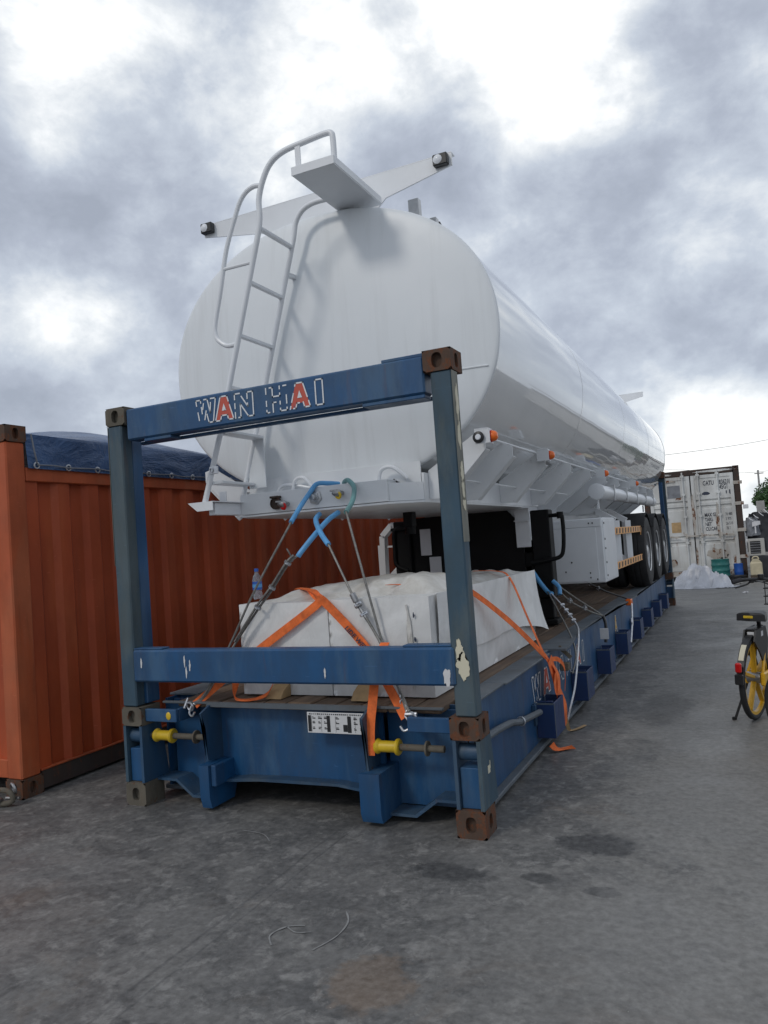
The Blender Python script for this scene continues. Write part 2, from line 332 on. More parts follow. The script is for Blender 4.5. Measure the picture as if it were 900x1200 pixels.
    def torus(s, c, axis, R_, r, n=24, m=8):
        c = Vector(c); ax = Vector(axis).normalized(); u = ax.orthogonal().normalized(); w = ax.cross(u)
        return s.tube([c+R_*(math.cos(2*math.pi*k/n)*u+math.sin(2*math.pi*k/n)*w) for k in range(n)], r, m, True)
    def grid(s, fn, nu, nv):
        V = [[s.bm.verts.new(fn(i/nu, j/nv)) for j in range(nv+1)] for i in range(nu+1)]
        for i in range(nu):
            for j in range(nv): s.bm.faces.new((V[i][j], V[i+1][j], V[i+1][j+1], V[i][j+1]))
        return s

def smooth_path(pts, k=6):
    P = [Vector(p) for p in pts]; out = []
    for i in range(len(P)-1):
        a, b, c, d = P[max(i-1, 0)], P[i], P[i+1], P[min(i+2, len(P)-1)]
        for j in range(k):
            t = j/k; out.append(.5*((2*b)+(c-a)*t+(2*a-5*b+4*c-d)*t*t+(3*b-a-3*c+d)*t**3))
    out.append(P[-1]); return out

ROOT = {}
def origin(o):
    while o is not None and o.name not in ROOT: o = o.parent
    return ROOT[o.name] if o else Vector((0, 0, 0))
def thing(name, label, cat, loc=(0, 0, 0), group=None):
    o = bpy.data.objects.new(name, None); COL.objects.link(o); o.location = loc; o.empty_display_size = .2
    o['label'] = label; o['category'] = cat
    if group: o['group'] = group
    ROOT[o.name] = Vector(loc); return o
def mesh_of(name, b, mat, off, angle=35, recalc=True):
    bm = b.bm
    if recalc: bmesh.ops.recalc_face_normals(bm, faces=bm.faces)
    bmesh.ops.translate(bm, verts=bm.verts, vec=-Vector(off))
    me = bpy.data.meshes.new(name); bm.to_mesh(me); bm.free(); me.materials.append(MAT[mat])
    me.polygons.foreach_set('use_smooth', [True]*len(me.polygons)); me.set_sharp_from_angle(angle=R(angle)); return me
def part(name, b, mat, parent, label=None, angle=35, kind=None):
    me = mesh_of(name, b, mat, origin(parent), angle); o = bpy.data.objects.new(name, me); COL.objects.link(o); o.parent = parent
    if label: o['label'] = label
    if kind: o['kind'] = kind
    return o
def parts(name, b, mat, parent, label=None, angle=35):
    bm = b.bm; bm.verts.index_update(); seen = set(); out = []
    for f0 in list(bm.faces):
        if f0 in seen: continue
        stack = [f0]; comp = []; seen.add(f0)
        while stack:
            f = stack.pop(); comp.append(f)
            for v in f.verts:
                for g in v.link_faces:
                    if g not in seen: seen.add(g); stack.append(g)
        n = B(); mp = {}
        for f in comp: n.bm.faces.new([mp.setdefault(v, None) or mp.__setitem__(v, n.bm.verts.new(v.co)) or mp[v] for v in f.verts])
        out.append(part(name, n, mat, parent, label, angle))
    bm.free(); return out
def solo(name, b, mat, label, cat, loc=None, group=None, angle=35):
    if loc is None:
        xs = [v.co for v in b.bm.verts]; loc = Vector((sum(v.x for v in xs)/len(xs), sum(v.y for v in xs)/len(xs), min(v.z for v in xs)))
    me = mesh_of(name, b, mat, loc, angle); o = bpy.data.objects.new(name, me); COL.objects.link(o); o.location = loc
    o['label'] = label; o['category'] = cat
    if group: o['group'] = group
    ROOT[o.name] = Vector(loc); return o
def struct(name, b, mat):
    me = mesh_of(name, b, mat, (0, 0, 0)); o = bpy.data.objects.new(name, me); COL.objects.link(o); o['kind'] = 'structure'; return o
def kids(o): return [c for c in o.children]
def dup_part(o, off):
    c = o.copy(); COL.objects.link(c); c.location = o.location + Vector(off)
    for k in kids(o):
        d = k.copy(); COL.objects.link(d); d.parent = c
    return c
def dup_thing(o, loc, rotz=None, label=None):
    c = o.copy(); COL.objects.link(c); c.location = loc
    if rotz is not None: c.rotation_euler.z = rotz
    if label: c['label'] = label
    ROOT[c.name] = Vector(loc)
    for k in kids(o):
        d = k.copy(); COL.objects.link(d); d.parent = c
        for g in kids(k):
            e = g.copy(); COL.objects.link(e); e.parent = d
    return c
def text_bm(s, size, extrude=.001, bold=0.0):
    cu = bpy.data.curves.new('t', 'FONT'); cu.body = s; cu.size = size; cu.extrude = extrude; cu.offset = bold; cu.resolution_u = 2
    o = bpy.data.objects.new('t', cu); COL.objects.link(o); dg = bpy.context.evaluated_depsgraph_get()
    me = bpy.data.meshes.new_from_object(o.evaluated_get(dg)); b = B(); b.bm.from_mesh(me)
    bpy.data.objects.remove(o); bpy.data.curves.remove(cu); bpy.data.meshes.remove(me); return b
def place(b, M):
    bmesh.ops.transform(b.bm, matrix=M, verts=b.bm.verts); return b
def merge(dst, src):
    me = bpy.data.meshes.new('m'); src.bm.to_mesh(me); src.bm.free(); dst.bm.from_mesh(me); bpy.data.meshes.remove(me); return dst

FACE_MINUS_Y = Matrix(((1, 0, 0, 0), (0, 0, -1, 0), (0, 1, 0, 0), (0, 0, 0, 1)))       # text XY -> world XZ, facing -Y
FACE_PLUS_X = Matrix(((0, 0, 1, 0), (1, 0, 0, 0), (0, 1, 0, 0), (0, 0, 0, 1)))         # text XY -> world YZ, facing +X

# ------------------------------------------------------------------ ground
b = B(); b.bm.faces.new([b.bm.verts.new(p) for p in ((-400, -60, 0), (400, -60, 0), (400, 900, 0), (-400, 900, 0))])
struct('ground', b, 'concrete_ground')
def scuff(pts, w):
    P = smooth_path(pts, 6); b = B(); L0 = None
    for i, p in enumerate(P):
        t = (P[min(i+1, len(P)-1)]-P[max(i-1, 0)]).normalized(); s = t.cross(Vector((0, 0, 1))); ww = w*(.35+.9*abs(noise.noise(Vector((i*.8, w*70, p.x)))))
        L1 = [b.bm.verts.new(p-s*ww/2), b.bm.verts.new(p+s*ww/2)]
        if L0: b.bm.faces.new((L0[0], L0[1], L1[1], L1[0]))
        L0 = L1
    struct('chalk_mark', b, 'chalk')
scuff([(2.09, -.90, .004), (2.14, -.98, .004), (2.15, -1.10, .004), (2.11, -1.22, .004)], .012)
scuff([(1.98, -1.06, .004), (1.91, -1.09, .004), (1.88, -1.17, .004), (1.93, -1.24, .004)], .014)
scuff([(1.91, -1.09, .004), (1.97, -1.12, .004), (2.03, -1.10, .004)], .009)
scuff([(1.05, -.20, .004), (1.2, -.22, .004), (1.3, -.3, .004)], .012)

# ------------------------------------------------------------------ flat rack
W, LEN, H = 2.438, 12.192, 2.591
fr = thing('flat_rack_container', 'long blue flat rack platform with open end frames carrying the white tanker', 'flat rack', (1.219, 0, 0))
def casting(x, y, z, sx, sy, mat, hz=.118, d=.162, dy=.178, parent=None):
    """corner casting: thick walls round real oval holes. sx, sy say which side is outside"""
    x0, x1 = (x, x+d) if sx < 0 else (x-d, x); y0, y1 = (y, y+dy) if sy < 0 else (y-dy, y)
    b = B()
    def holed(c, hw, hh, U, Vv, rw, rh, thick):
        c, U, Vv = Vector(c), Vector(U), Vector(Vv); nrm = U.cross(Vv).normalized(); n = 24; fo, fi, bi = [], [], []
        for k in range(n):
            a = 2*math.pi*(k+.5)/n; cx, sy_ = math.cos(a), math.sin(a); m = 1/max(abs(cx), abs(sy_))
            o = c+U*(hw*cx*m)+Vv*(hh*sy_*m); e = .75
            q = (abs(cx)**2.6+abs(sy_)**2.6)**(-1/2.6)
            i = c+U*(rw*cx*q)+Vv*(rh*sy_*q); fo.append(b.bm.verts.new(o)); fi.append(b.bm.verts.new(i)); bi.append(b.bm.verts.new(i-nrm*thick))
        for k in range(n):
            j = (k+1) % n; b.bm.faces.new((fo[k], fo[j], fi[j], fi[k])); b.bm.faces.new((fi[k], fi[j], bi[j], bi[k]))
    cx, cy, cz = (x0+x1)/2, (y0+y1)/2, z+hz/2; w2, d2, h2 = (x1-x0)/2, (y1-y0)/2, hz/2
    fy = y0 if sy < 0 else y1; fx = x1 if sx > 0 else x0
    holed((cx, fy, cz), w2, h2, (1 if sy < 0 else -1, 0, 0), (0, 0, 1), .030, .041, .03)
    holed((fx, cy, cz), d2, h2, (0, 1 if sx > 0 else -1, 0), (0, 0, 1), .026, .040, .03)
    def quad(*ps): b.bm.faces.new([b.bm.verts.new(p) for p in ps])
    z0, z1 = z, z+hz
    quad((x0, y0, z1), (x1, y0, z1), (x1, y1, z1), (x0, y1, z1)); quad((x0, y0, z0), (x0, y1, z0), (x1, y1, z0), (x1, y0, z0))
    oy = y1 if sy < 0 else y0; ox = x0 if sx > 0 else x1
    quad((x0, oy, z0), (x0, oy, z1), (x1, oy, z1), (x1, oy, z0)); quad((ox, y0, z0), (ox, y1, z0), (ox, y1, z1), (ox, y0, z1))
    # dark pocket behind the holes
    b.box(x0+.034, x1-.034, y0+.034, y1-.034, z0+.012, z1-.012, 0)
    bmesh.ops.remove_doubles(b.bm, verts=b.bm.verts, dist=.0002)
    return part('corner_casting', b, mat, parent or fr)
for ye, sy in ((0, -1), (LEN, 1)):
    casting(0, ye, H-.118, -1, sy, 'casting_grey'); casting(W, ye, H-.118, 1, sy, 'casting_rust')
    casting(0, ye, 0, -1, sy, 'casting_grey', .145); casting(W, ye, 0, 1, sy, 'casting_rust', .145)
    casting(0, ye, .510, -1, sy, 'casting_grey'); casting(W, ye, .510, 1, sy, 'casting_rust')
    s = -sy
    def yy(a, c): return (ye+s*a, ye+s*c) if s > 0 else (ye+s*c, ye+s*a)
    for side in (0, 1):
        sx = 1 if side else -1
        X = (lambda a: W-a) if side else (lambda a: a)
        def xr(a, c): return tuple(sorted((X(a), X(c))))
        # corner post: outer C-section with an inner blue tube behind
        b = B(); b.box(*xr(.006, .125), *yy(.006, .10), .632, H-.119, .008); part('corner_post', b, 'post_grey', fr)
        b = B(); b.box(*xr(.048, .118), *yy(.101, .20), .66, H-.20, .006); b.box(*xr(.048, .150), *yy(.08, .20), .64, .79, .006)
        part('post_web', b, 'blue_paint', fr)
        b = B(); b.box(*xr(.0035, .0058), *yy(.008, .098), 1.55, H-.122, 0); part('post_face', b, 'post_pale', fr)
        # hinge cheeks
        z1 = .508; y0, y1, y2 = ye+s*.004, ye+s*.13, ye+s*.245
        b = B(); b.prism([(y0, .147), (y2, .147), (ye+s*.185, z1), (y0, z1)], 'x', *xr(.0, .022)); part('hinge_cheek', b, 'post_grey', fr)
        b = B(); b.prism([(y0, .147), (y2, .147), (ye+s*.185, z1), (y0, z1)], 'x', *xr(.135, .155)); part('hinge_cheek', b, 'blue_worn', fr)
        b = B(); b.box(*xr(.024, .133), *yy(.03, .16), .147, .36, .004); part('hinge_block', b, 'blue_paint', fr)
        b = B(); b.cyl((X(.024), ye+s*.075, .435), (X(.133), ye+s*.075, .435), .045, 18); part('hinge_pin', b, 'blue_worn', fr)
        b = B(); b.box(*xr(.166, .42), *yy(.03, .06), .535, .615, .004); b.box(*xr(.40, .42), *yy(.062, .26), .535, .615, .003); b.box(*xr(.166, .398), *yy(.235, .258), .535, .615, .003)
        part('sill_bracket', b, 'blue_paint', fr)
    b = B(); b.box(.164, W-.164, *yy(.012, .13), 2.365, 2.570, .010); b.box(.17, W-.17, *yy(.131, .16), 2.345, 2.364, 0)
    b.box(.30, .52, *yy(.02, .12), 2.343, 2.363, .003); b.box(W-.55, W-.17, *yy(.02, .12), 2.343, 2.363, .003); b.box(W-.42, W-.164, *yy(.03, .12), 2.572, 2.59, .003)
    part('top_rail', b, 'blue_paint', fr)
    b = B(); b.box(.126, W-.105, *yy(-.012, .085), .795, 1.0, .012); b.box(W-.40, W-.12, *yy(.0, .08), 1.001, 1.012, .003); b.box(.13, .36, *yy(.0, .08), 1.001, 1.010, .003)
    part('cross_bar', b, 'blue_paint', fr)
# scraped patches on the near right post and cross bar
def chip(pts2, axis, a, mat='chip_cream', par=fr, name='paint_scrape', t=.0025):
    b = B(); b.prism(pts2, axis, a, a-t if axis == 'y' else a+t); part(name, b, mat, par)
def ragged(cx, cz, rx, rz, seed, n=44):
    out = []
    for k in range(n):
        a = 2*math.pi*k/n; q = 1+.45*noise.fractal(Vector((math.cos(a)*1.5+seed, math.sin(a)*1.5, seed)), .8, 2, 5); out.append((cx+rx*q*math.cos(a), cz+rz*q*math.sin(a)))
    return out
chip(ragged(2.375, .905, .035, .07, 2.2), 'y', .006); chip(ragged(2.36, .98, .02, .05, 5.2), 'y', .006)
chip(ragged(2.29, .845, .022, .045, 3.1), 'y', -.0125, 'sign_white')
for zc, rz, sd_ in ((1.92, .05, 1.0), (1.83, .05, 4.0), (1.75, .03, 6.0), (2.3, .09, 8.0), (2.12, .07, 11.)): chip(ragged(.055, zc, .022, rz, sd_), 'x', W-.0034, 'chip_cream')
for xc, zc in ((.55, .93), (.56, .86), (.59, .90), (.20, .92), (1.55, .86)): chip(ragged(xc, zc, .006, .03, xc*9), 'y', -.0125, 'sign_white')

# letters painted on the top rail
LET = {'W': ([(0, 1), (.24, 1), (.30, .42), (.42, 1), (.58, 1), (.70, .42), (.76, 1), (1, 1), (.84, 0), (.62, 0), (.5, .5), (.38, 0), (.16, 0)], .155),
       'A': ([(0, 0), (.32, 1), (.68, 1), (1, 0), (.72, 0), (.66, .2), (.34, .2), (.28, 0)], .140),
       'N': ([(0, 0), (0, 1), (.28, 1), (.70, .42), (.70, 1), (1, 1), (1, 0), (.72, 0), (.30, .56), (.30, 0)], .135),
       'H': ([(0, 0), (0, 1), (.32, 1), (.32, .62), (.68, .62), (.68, 1), (1, 1), (1, 0), (.68, 0), (.68, .38), (.32, .38), (.32, 0)], .145),
       'I': ([(0, 0), (0, 1), (1, 1), (1, 0)], .050)}
def letter(ch, x, z, h, fill, to3, keep=.9, lw=.0085, par=fr, ww=None):
    poly, w = LET[ch]; w = (ww or w)*h/.15; P = [(x+p[0]*w, z+p[1]*h) for p in poly]
    if fill:
        b = B(); vs = [b.bm.verts.new(to3(p[0], p[1], .0015)) for p in P]; f = b.bm.faces.new(vs); bmesh.ops.triangulate(b.bm, faces=[f]); part('letter_fill', b, fill, par)
    b = B(); rnd = random.Random(ord(ch)+int(x*1000))
    for i in range(len(P)):
        a, c = Vector(P[i]).to_3d(), Vector(P[(i+1) % len(P)]).to_3d(); n = max(1, int((c-a).length/.018)); s = (c-a).cross(Vector((0, 0, 1))).normalized()*lw/2; e = (c-a).normalized()*lw/2
        for k in range(n):
            if rnd.random() > keep: continue
            p, q = a.lerp(c, k/n)-e*(k == 0), a.lerp(c, (k+1)/n)+e*(k == n-1)
            b.bm.faces.new([b.bm.verts.new(to3(v.x, v.y, .003)) for v in (p-s, q-s, q+s, p+s)])
    if ch == 'A':
        cx, cz = x+.5*w, z+.40*h
        b.bm.faces.new([b.bm.verts.new(to3(cx+u, cz+v, .004)) for u, v in ((-.12*w, 0), (.12*w, 0), (0, .3*h))])
    part('letter', b, 'letter_white', par)
front = lambda u, v, d: (u, .012-d, v)
for ch, x, fill, keep in (('W', .742, None, .8), ('A', .885, 'letter_red', .92), ('N', 1.035, None, .82), ('H', 1.262, None, .72), ('A', 1.425, 'letter_red', .85), ('I', 1.60, None, .96)):
    letter(ch, x, 2.396, .146, fill, front, keep)
side3 = lambda u, v, d: (2.30+d, u, v)
for ch, y, fill, w in (('W', 1.62, None, .26), ('A', 1.93, 'letter_red', .24), ('N', 2.42, None, .24), ('H', 2.78, None, .2), ('A', 3.2, 'letter_red', .2), ('I', 3.5, None, .06), ('A', 5.5, 'letter_amber', .16)):
    letter(ch, y, .345, .19, fill, side3, .9, .012, fr, w*.15/.19)

# platform
b = B()
for x in (.02, 2.05): b.box(x, x+.36, .13, LEN-.13, .636, .646, .002)
b = B()
segs = [(.36, .84, 2.335), (.845, 2.02, 2.352), (2.03, 2.20, 2.30)]
for y0, y1, xo in segs:
    b = B(); b.box(2.19, xo, y0, y1, .638, .652, .003); part('edge_plate', b, 'deck_steel', fr)
b = B(); b.prism([(2.19, 2.21), (2.432, 2.21), (2.432, 2.36), (2.335, 3.35), (2.335, 5.6), (2.40, 6.1), (2.40, 6.9), (2.36, 7.3), (2.36, LEN-.3), (2.19, LEN-.3)], 'z', .640, .656); part('edge_plate', b, 'deck_steel', fr)
b = B(); b.box(.09, .335, .36, LEN-.3, .638, .652, .003); part('edge_plate', b, 'deck_steel', fr)
b = B(); b.box(.24, 2.20, .115, .140, .636, .650, .003); b.box(.60, 1.78, .108, .114, .622, .65, 0); part('deck_lip', b, 'deck_steel', fr)
me_planks = []
pw = (2.186-.34)/11
for i in range(11):
    for j in range(4):
        y0 = .143 + j*(LEN-.49)/4; y1 = .143 + (j+1)*(LEN-.49)/4 - .006; dz = random.uniform(-.005, .005)
        b = B(); b.box(.34+i*pw+.004, .34+(i+1)*pw-.006, y0, y1, .61, .650+dz, .007); part('plank', b, 'deck_wood', fr)
b = B()
for x0, x1 in ((.10, .32), (2.12, 2.29)): b.box(x0, x1, .40, LEN-.40, .58, .636, 0)
b.box(2.286, 2.300, .26, LEN-.26, .06, .637, 0); b.box(.138, .152, .26, LEN-.26, .06, .637, 0)
b.box(.60, .64, .4, LEN-.4, .17, .6, 0); b.box(1.80, 1.84, .4, LEN-.4, .17, .6, 0)
parts('side_beam', b, 'blue_paint', fr)
b = B(); b.box(2.20, 2.352, .27, LEN-.27, .028, .058, .006); b.box(.086, .24, .27, LEN-.27, .028, .058, .006); parts('bottom_flange', b, 'deck_steel', fr)
b = B()
for k in range(24): b.box(.154, 2.284, .9+k*.47, .96+k*.47, .40, .60, 0)
parts('cross_member', b, 'blue_deep', fr)
# stake pockets down the right side and the left side
b = B(); y0 = 1.66
b.box(2.306, 2.438, y0, y0+.012, .10, .350, .003); b.box(2.306, 2.438, y0+.30, y0+.312, .10, .350, .003); b.box(2.426, 2.438, y0+.0125, y0+.2995, .10, .348, .002)
b.box(2.302, 2.43, y0+.013, y0+.03, .353, .361, .002); b.box(2.36, 2.40, y0+.10, y0+.14, .085, .34, .003)
p0 = part('stake_pocket', b, 'blue_deep', fr)
b = B(); b.box(2.4375, 2.4415, y0+.002, y0+.010, .10, .35, .001); b.box(2.31, 2.436, y0-.0012, y0-.0002, .338, .351, 0); part('worn_edge', b, 'deck_steel', p0)
for k in range(1, 8): dup_part(p0, (0, k*1.262, 0))
for k in range(8): 
    q = dup_part(p0, (-2.438+.132+.0, k*1.262, 0)); q.location.x = -2.3
b = B(); b.box(2.302, 2.33, 1.56, 1.574, .27, .355, .002); b.prism([(1.58, .36), (1.66, .352), (1.655, .20), (1.60, .2)], 'x', 2.304, 2.316); part('pocket_gusset', b, 'blue_worn', fr)
b = B(); b.tube(smooth_path([(2.34, .24, .43), (2.352, .55, .425), (2.355, .85, .40), (2.35, 1.08, .355), (2.35, 1.6, .30)], 6), [.030]*13+[.016]*12 if False else .022, 10)
part('spring_bar', b, 'deck_steel', fr)
b = B(); b.torus((2.35, 1.10, .352), (0, 1, -.1), .027, .006, 16, 6); part('spring_clamp', b, 'galvanised', fr)
# end sill
b = B(); b.box(.62, 1.78, .215, .235, .17, .634, 0); b.box(.20, .615, .275, .29, .06, .634, 0); b.box(1.785, 2.24, .275, .29, .06, .634, 0)
part('end_panel', b, 'blue_paint', fr)
b = B()
b.prism([(.68, .165), (.86, .185), (.95, .185), (1.1, .19), (1.5, .19), (1.62, .175), (1.74, .165), (1.74, .150), (1.62, .160), (1.5, .175), (.95, .170), (.68, .150)], 'y', .13, .214)
for sgn in (0, 1):
    f = (lambda x: x) if not sgn else (lambda x: W-x)
    P = [(.158, .15), (.32, .15), (.45, .055), (.60, .055), (.60, .040), (.44, .040), (.31, .135), (.158, .135)]
    P = [(f(x), z) for x, z in P]
    b.prism(P if not sgn else P[::-1], 'y', .12, .274)
parts('sill_flange', b, 'blue_worn', fr)
for xs, nm in ((.615, 'l'), (1.735, 'r')):
    b = B(); b.prism([(.10, .633), (.015, .60), (.05, .50), (.06, .30), (.26, .27), (.26, .633)], 'x', xs, xs+.016); part('sill_fin', b, 'blue_worn', fr)
b = B(); b.prism([(.0, .285), (.30, .285), (.30, .15), (.25, .022), (.02, .022), (.0, .09)], 'x', .600, .672); part('sill_foot', b, 'blue_paint', fr)
b = B(); b.box(.673, .71, .02, .50, .155, .283, .004); part('foot_web', b, 'blue_paint', fr)
b = B(); b.prism([(.0, .300), (.34, .300), (.34, .16), (.28, .030), (.02, .030), (.0, .08)], 'x', 1.712, 1.838); part('sill_foot', b, 'blue_paint', fr)
# locking pins
def lock_pin(x0, s, yel):
    y, z = .10, .432; X = lambda d: x0+s*d
    r = B(); r.cyl((X(0), y, z), (X(.46), y, z), .019, 14); r.lathe([(.0, 0), (.042, 0), (.042, .010), (0, .010)], (X(.355), y, z), (s, 0, 0), 18)
    pin = part('locking_pin', r, 'casting_grey', fr)
    k = B(); k.lathe([(0, 0), (.038, 0), (.044, .012), (.038, .024), (.032, .03), (.032, .125), (.045, .13), (.047, .142), (.04, .15), (0, .15)], (X(yel), y, z), (s, 0, 0), 22); part('pin_sleeve', k, 'yellow_paint', pin)
lock_pin(.155, 1, .03); lock_pin(1.74, 1, .045)
b = B(); b.sphere((.36, .028, .575), .02, 2, (1, .25, 1.3)); part('paint_dot', b, 'yellow_paint', fr)
# data plate on the end panel, with its dark bars and rows of small marks
b = B(); b.box(1.345, 1.735, .096, .104, .492, .612, .001); b.box(1.36, 1.38, .1045, .214, .54, .56, 0); b.box(1.70, 1.72, .1045, .214, .54, .56, 0); pl = part('data_plate', b, 'sign_white', fr)
b = B()
def flat(b, x0, x1, z0, z1, y=.0945): b.bm.faces.new([b.bm.verts.new(p) for p in ((x0, y, z0), (x1, y, z0), (x1, y, z1), (x0, y, z1))])
flat(b, 1.352, 1.372, .500, .594); flat(b, 1.478, 1.500, .500, .594); flat(b, 1.614, 1.638, .500, .594); flat(b, 1.585, 1.6135, .505, .545)
rnd = random.Random(3)
for k in range(9):
    x = 1.382+k*.039
    if 1.46 < x < 1.5 or 1.57 < x < 1.64: continue
    for zz in (.515, .548, .575): flat(b, x, x+rnd.uniform(.012, .026), zz, zz+.006); flat(b, x, x+rnd.uniform(.006, .02), zz+.009, zz+.013)
for k in range(26): flat(b, 1.36+k*.0135, 1.36+k*.0135+rnd.uniform(.004, .010), .599, .606)
for xx in (1.374, 1.44, 1.535, 1.662, 1.70): flat(b, xx, xx+.0015, .5, .594)
part('plate_marks', b, 'mark_black', pl, kind='stuff')
for zc, y in ((.315, .10), (.335, .135)): 
    b = B(); b.box(W-.0005, W+.0015, y, y+.028*(zc < .32)+.008, zc, zc+.04, 0); part('sticker', b, 'chip_cream', fr)

# ------------------------------------------------------------------ tank trailer
TX, TZ, TA, TB_, TN = 1.193, 2.935, 1.276, .985, 2.12
Y0, Y1 = .88, 12.2
tr = thing('tank_trailer', 'white fuel tank semi trailer loaded on the blue flat rack', 'trailer', (TX, 6.5, .66))
def sup(a, A=TA, C=TB_):
    c, s = math.cos(a), math.sin(a); return (TX + A*math.copysign(abs(c)**(2/TN), c), TZ + C*math.copysign(abs(s)**(2/TN), s))
NA = 96
def ring(bm, y, k=1.0, dA=0):
    return [bm.verts.new((sup(2*math.pi*i/NA, TA*k+dA, TB_*k+dA)[0], y, sup(2*math.pi*i/NA, TA*k+dA, TB_*k+dA)[1])) for i in range(NA)]
def loft(b, rings, cap0=False, cap1=False):
    for A, C in zip(rings, rings[1:]):
        for k in range(NA): b.bm.faces.new((A[k], A[(k+1) % NA], C[(k+1) % NA], C[k]))
    if cap0: b.bm.faces.new(rings[0])
    if cap1: b.bm.faces.new(rings[-1][::-1])
b = B(); ys = []
for k in range(7): 
    y = Y0+.01+(Y1-Y0-.02)*k/6; ys.append((y, 0))
rings = [ring(b.bm, Y0+.004)]
n = 60
for k in range(1, n):
    y = Y0+(Y1-Y0)*k/n; rings.append(ring(b.bm, y, 1, .0004*math.sin(k*1.7)+.0004*math.sin(k*.7)))
rings.append(ring(b.bm, Y1-.004)); loft(b, rings); part('tank_shell', b, 'tank_white', tr, angle=60)
for k in (1, 2, 3):
    b = B(); y = Y0+(Y1-Y0)*k/4; rr = [ring(b.bm, y-.012, 1, .0015), ring(b.bm, y-.005, 1, .0022), ring(b.bm, y+.005, 1, .0022), ring(b.bm, y+.012, 1, .0015)]; loft(b, rr)
    part('weld_seam', b, 'tank_white', tr)
def head(y0, s):
    b = B(); rr = [ring(b.bm, y0+s*.03, 1, .002), ring(b.bm, y0, 1, .006), ring(b.bm, y0-s*.008, 1, .001), ring(b.bm, y0-s*.014, .985)]
    for k in (.95, .88, .78, .66, .52, .38, .24, .1): rr.append(ring(b.bm, y0-s*(.016+.062*(1-k*k)), k))
    loft(b, rr, False, True); return b
part('tank_head', head(Y0, 1), 'head_white', tr, angle=50)
b = B(); rr = [ring(b.bm, Y1-.02, 1, .002), ring(b.bm, Y1, 1, .004)]
for k in (.99, .97, .93, .86, .76, .62, .45, .25, .08): rr.append(ring(b.bm, Y1+.28*math.sqrt(max(0, 1-k*k))*1.0, k))
loft(b, rr, False, True); part('tank_head', b, 'tank_white', tr, angle=50)
# horizontal weld across the near head
b = B(); zz = 2.655
def head_y(x, z):
    k = (abs((x-TX)/TA)**TN+abs((z-TZ)/TB_)**TN)**(1/TN); return Y0-.016-.062*(1-k*k) if k < .985 else Y0-.012
b.tube([(TX+(-1+2*i/40)*1.195, head_y(TX+(-1+2*i/40)*1.195, zz)-.001, zz) for i in range(41)], .006, 6); part('weld_seam', b, 'head_white', tr)
# chassis
b = B()
b.prism([(.58, .655), (1.72, .655), (1.90, .83), (1.90, 3.3), (1.62, 3.9), (1.62, 12.0), (.79, 12.0), (.79, 3.9), (.51, 3.3), (.51, .83)], 'z', 1.825, 1.838)
part('coupler_plate', b, 'chassis_white', tr)
for sx in (0, 1):
    f = (lambda x: x) if sx else (lambda x: 2*TX-x)
    b = B(); x0, x1 = sorted((f(1.885), f(1.90))); b.box(x0, x1, .84, 3.9, 1.839, 2.02, 0)
    x0, x1 = sorted((f(1.80), f(1.884))); b.box(x0, x1, .86, 3.9, 1.995, 2.01, 0)
    x0, x1 = sorted((f(1.55), f(1.70))); b.box(x0, x1, 3.81, 12.1, 1.50, 2.02, .004)
    b.bm.faces.ensure_lookup_table(); part('chassis_rail', b, 'chassis_white', tr)
b = B(); b.box(.575, 1.72, .650, .66, 1.842, 1.985, .002); b.box(.575, 1.72, .661, .86, 1.975, 1.985, .002); b.box(.575, 1.72, .661, .84, 1.842, 1.852, .002); b.box(1.712, 1.72, .661, .83, 1.8525, 1.9745, 0); b.box(.575, .583, .661, .83, 1.8525, 1.9745, 0)
b.prism([(1.721, .67), (1.895, .835), (1.887, .842), (1.721, .685)], 'z', 1.842, 1.96)
part('front_bumper', b, 'chassis_white', tr)
b = B(); 
for y in [.84, 2.0, 3.2]: b.box(.53, 1.88, y, y+.012, 1.84, 2.10, 0)
for y in [4.2+k*.9 for k in range(9)]: b.box(.9, 1.54, y, y+.08, 1.62, 2.0, 0)
parts('cross_member', b, 'chassis_white', tr)
# saddle behind the rail up to the tank belly
b = B(); 
for sx in (1, -1):
    xs = [TX+sx*d for d in (.45, .52)]; b.box(min(xs), max(xs), .9, 12.1, 1.99, 2.12, 0)
parts('saddle', b, 'chassis_white', tr)
gy = [.92, 1.56, 2.56, 3.62, 4.66, 5.7, 6.75, 7.8, 8.85, 9.9, 10.95]
def gusset(y, sx):
    f = (lambda x: x) if sx > 0 else (lambda x: 2*TX-x)
    P = [(1.902, 1.845), (2.02, 1.845), (2.31, 2.135), (2.31, 2.215), (2.23, 2.235), (1.902, 2.035)] if y < 4 else [(1.702, 1.80), (1.84, 1.80), (2.31, 2.135), (2.31, 2.215), (2.23, 2.235), (1.702, 2.035)]
    b = B(); P2 = [(f(x), z) for x, z in P]; b.prism(P2 if sx > 0 else P2[::-1], 'y', y, y+.008)
    p, q = P[1], P[2]; b.bar((f(p[0]), y+.05, p[1]), (f(q[0]), y+.05, q[1]), .08, .008, (0, 1, 0) if False else (-(q[1]-p[1])*1.0, 0, (q[0]-p[0])*(1 if sx > 0 else 1)))
    return b
for y in gy:
    for sx in (1, -1): part('outrigger_bracket', gusset(y, sx), 'chassis_white', tr)
b = B(); b.tube([(2.24, 1.0, 2.24), (2.24, 11.2, 2.24)], .010, 8); b.tube([(2.05, 1.0, 1.97), (2.05, 4.6, 1.97)], .006, 6); part('cable_conduit', b, 'chassis_white', tr)
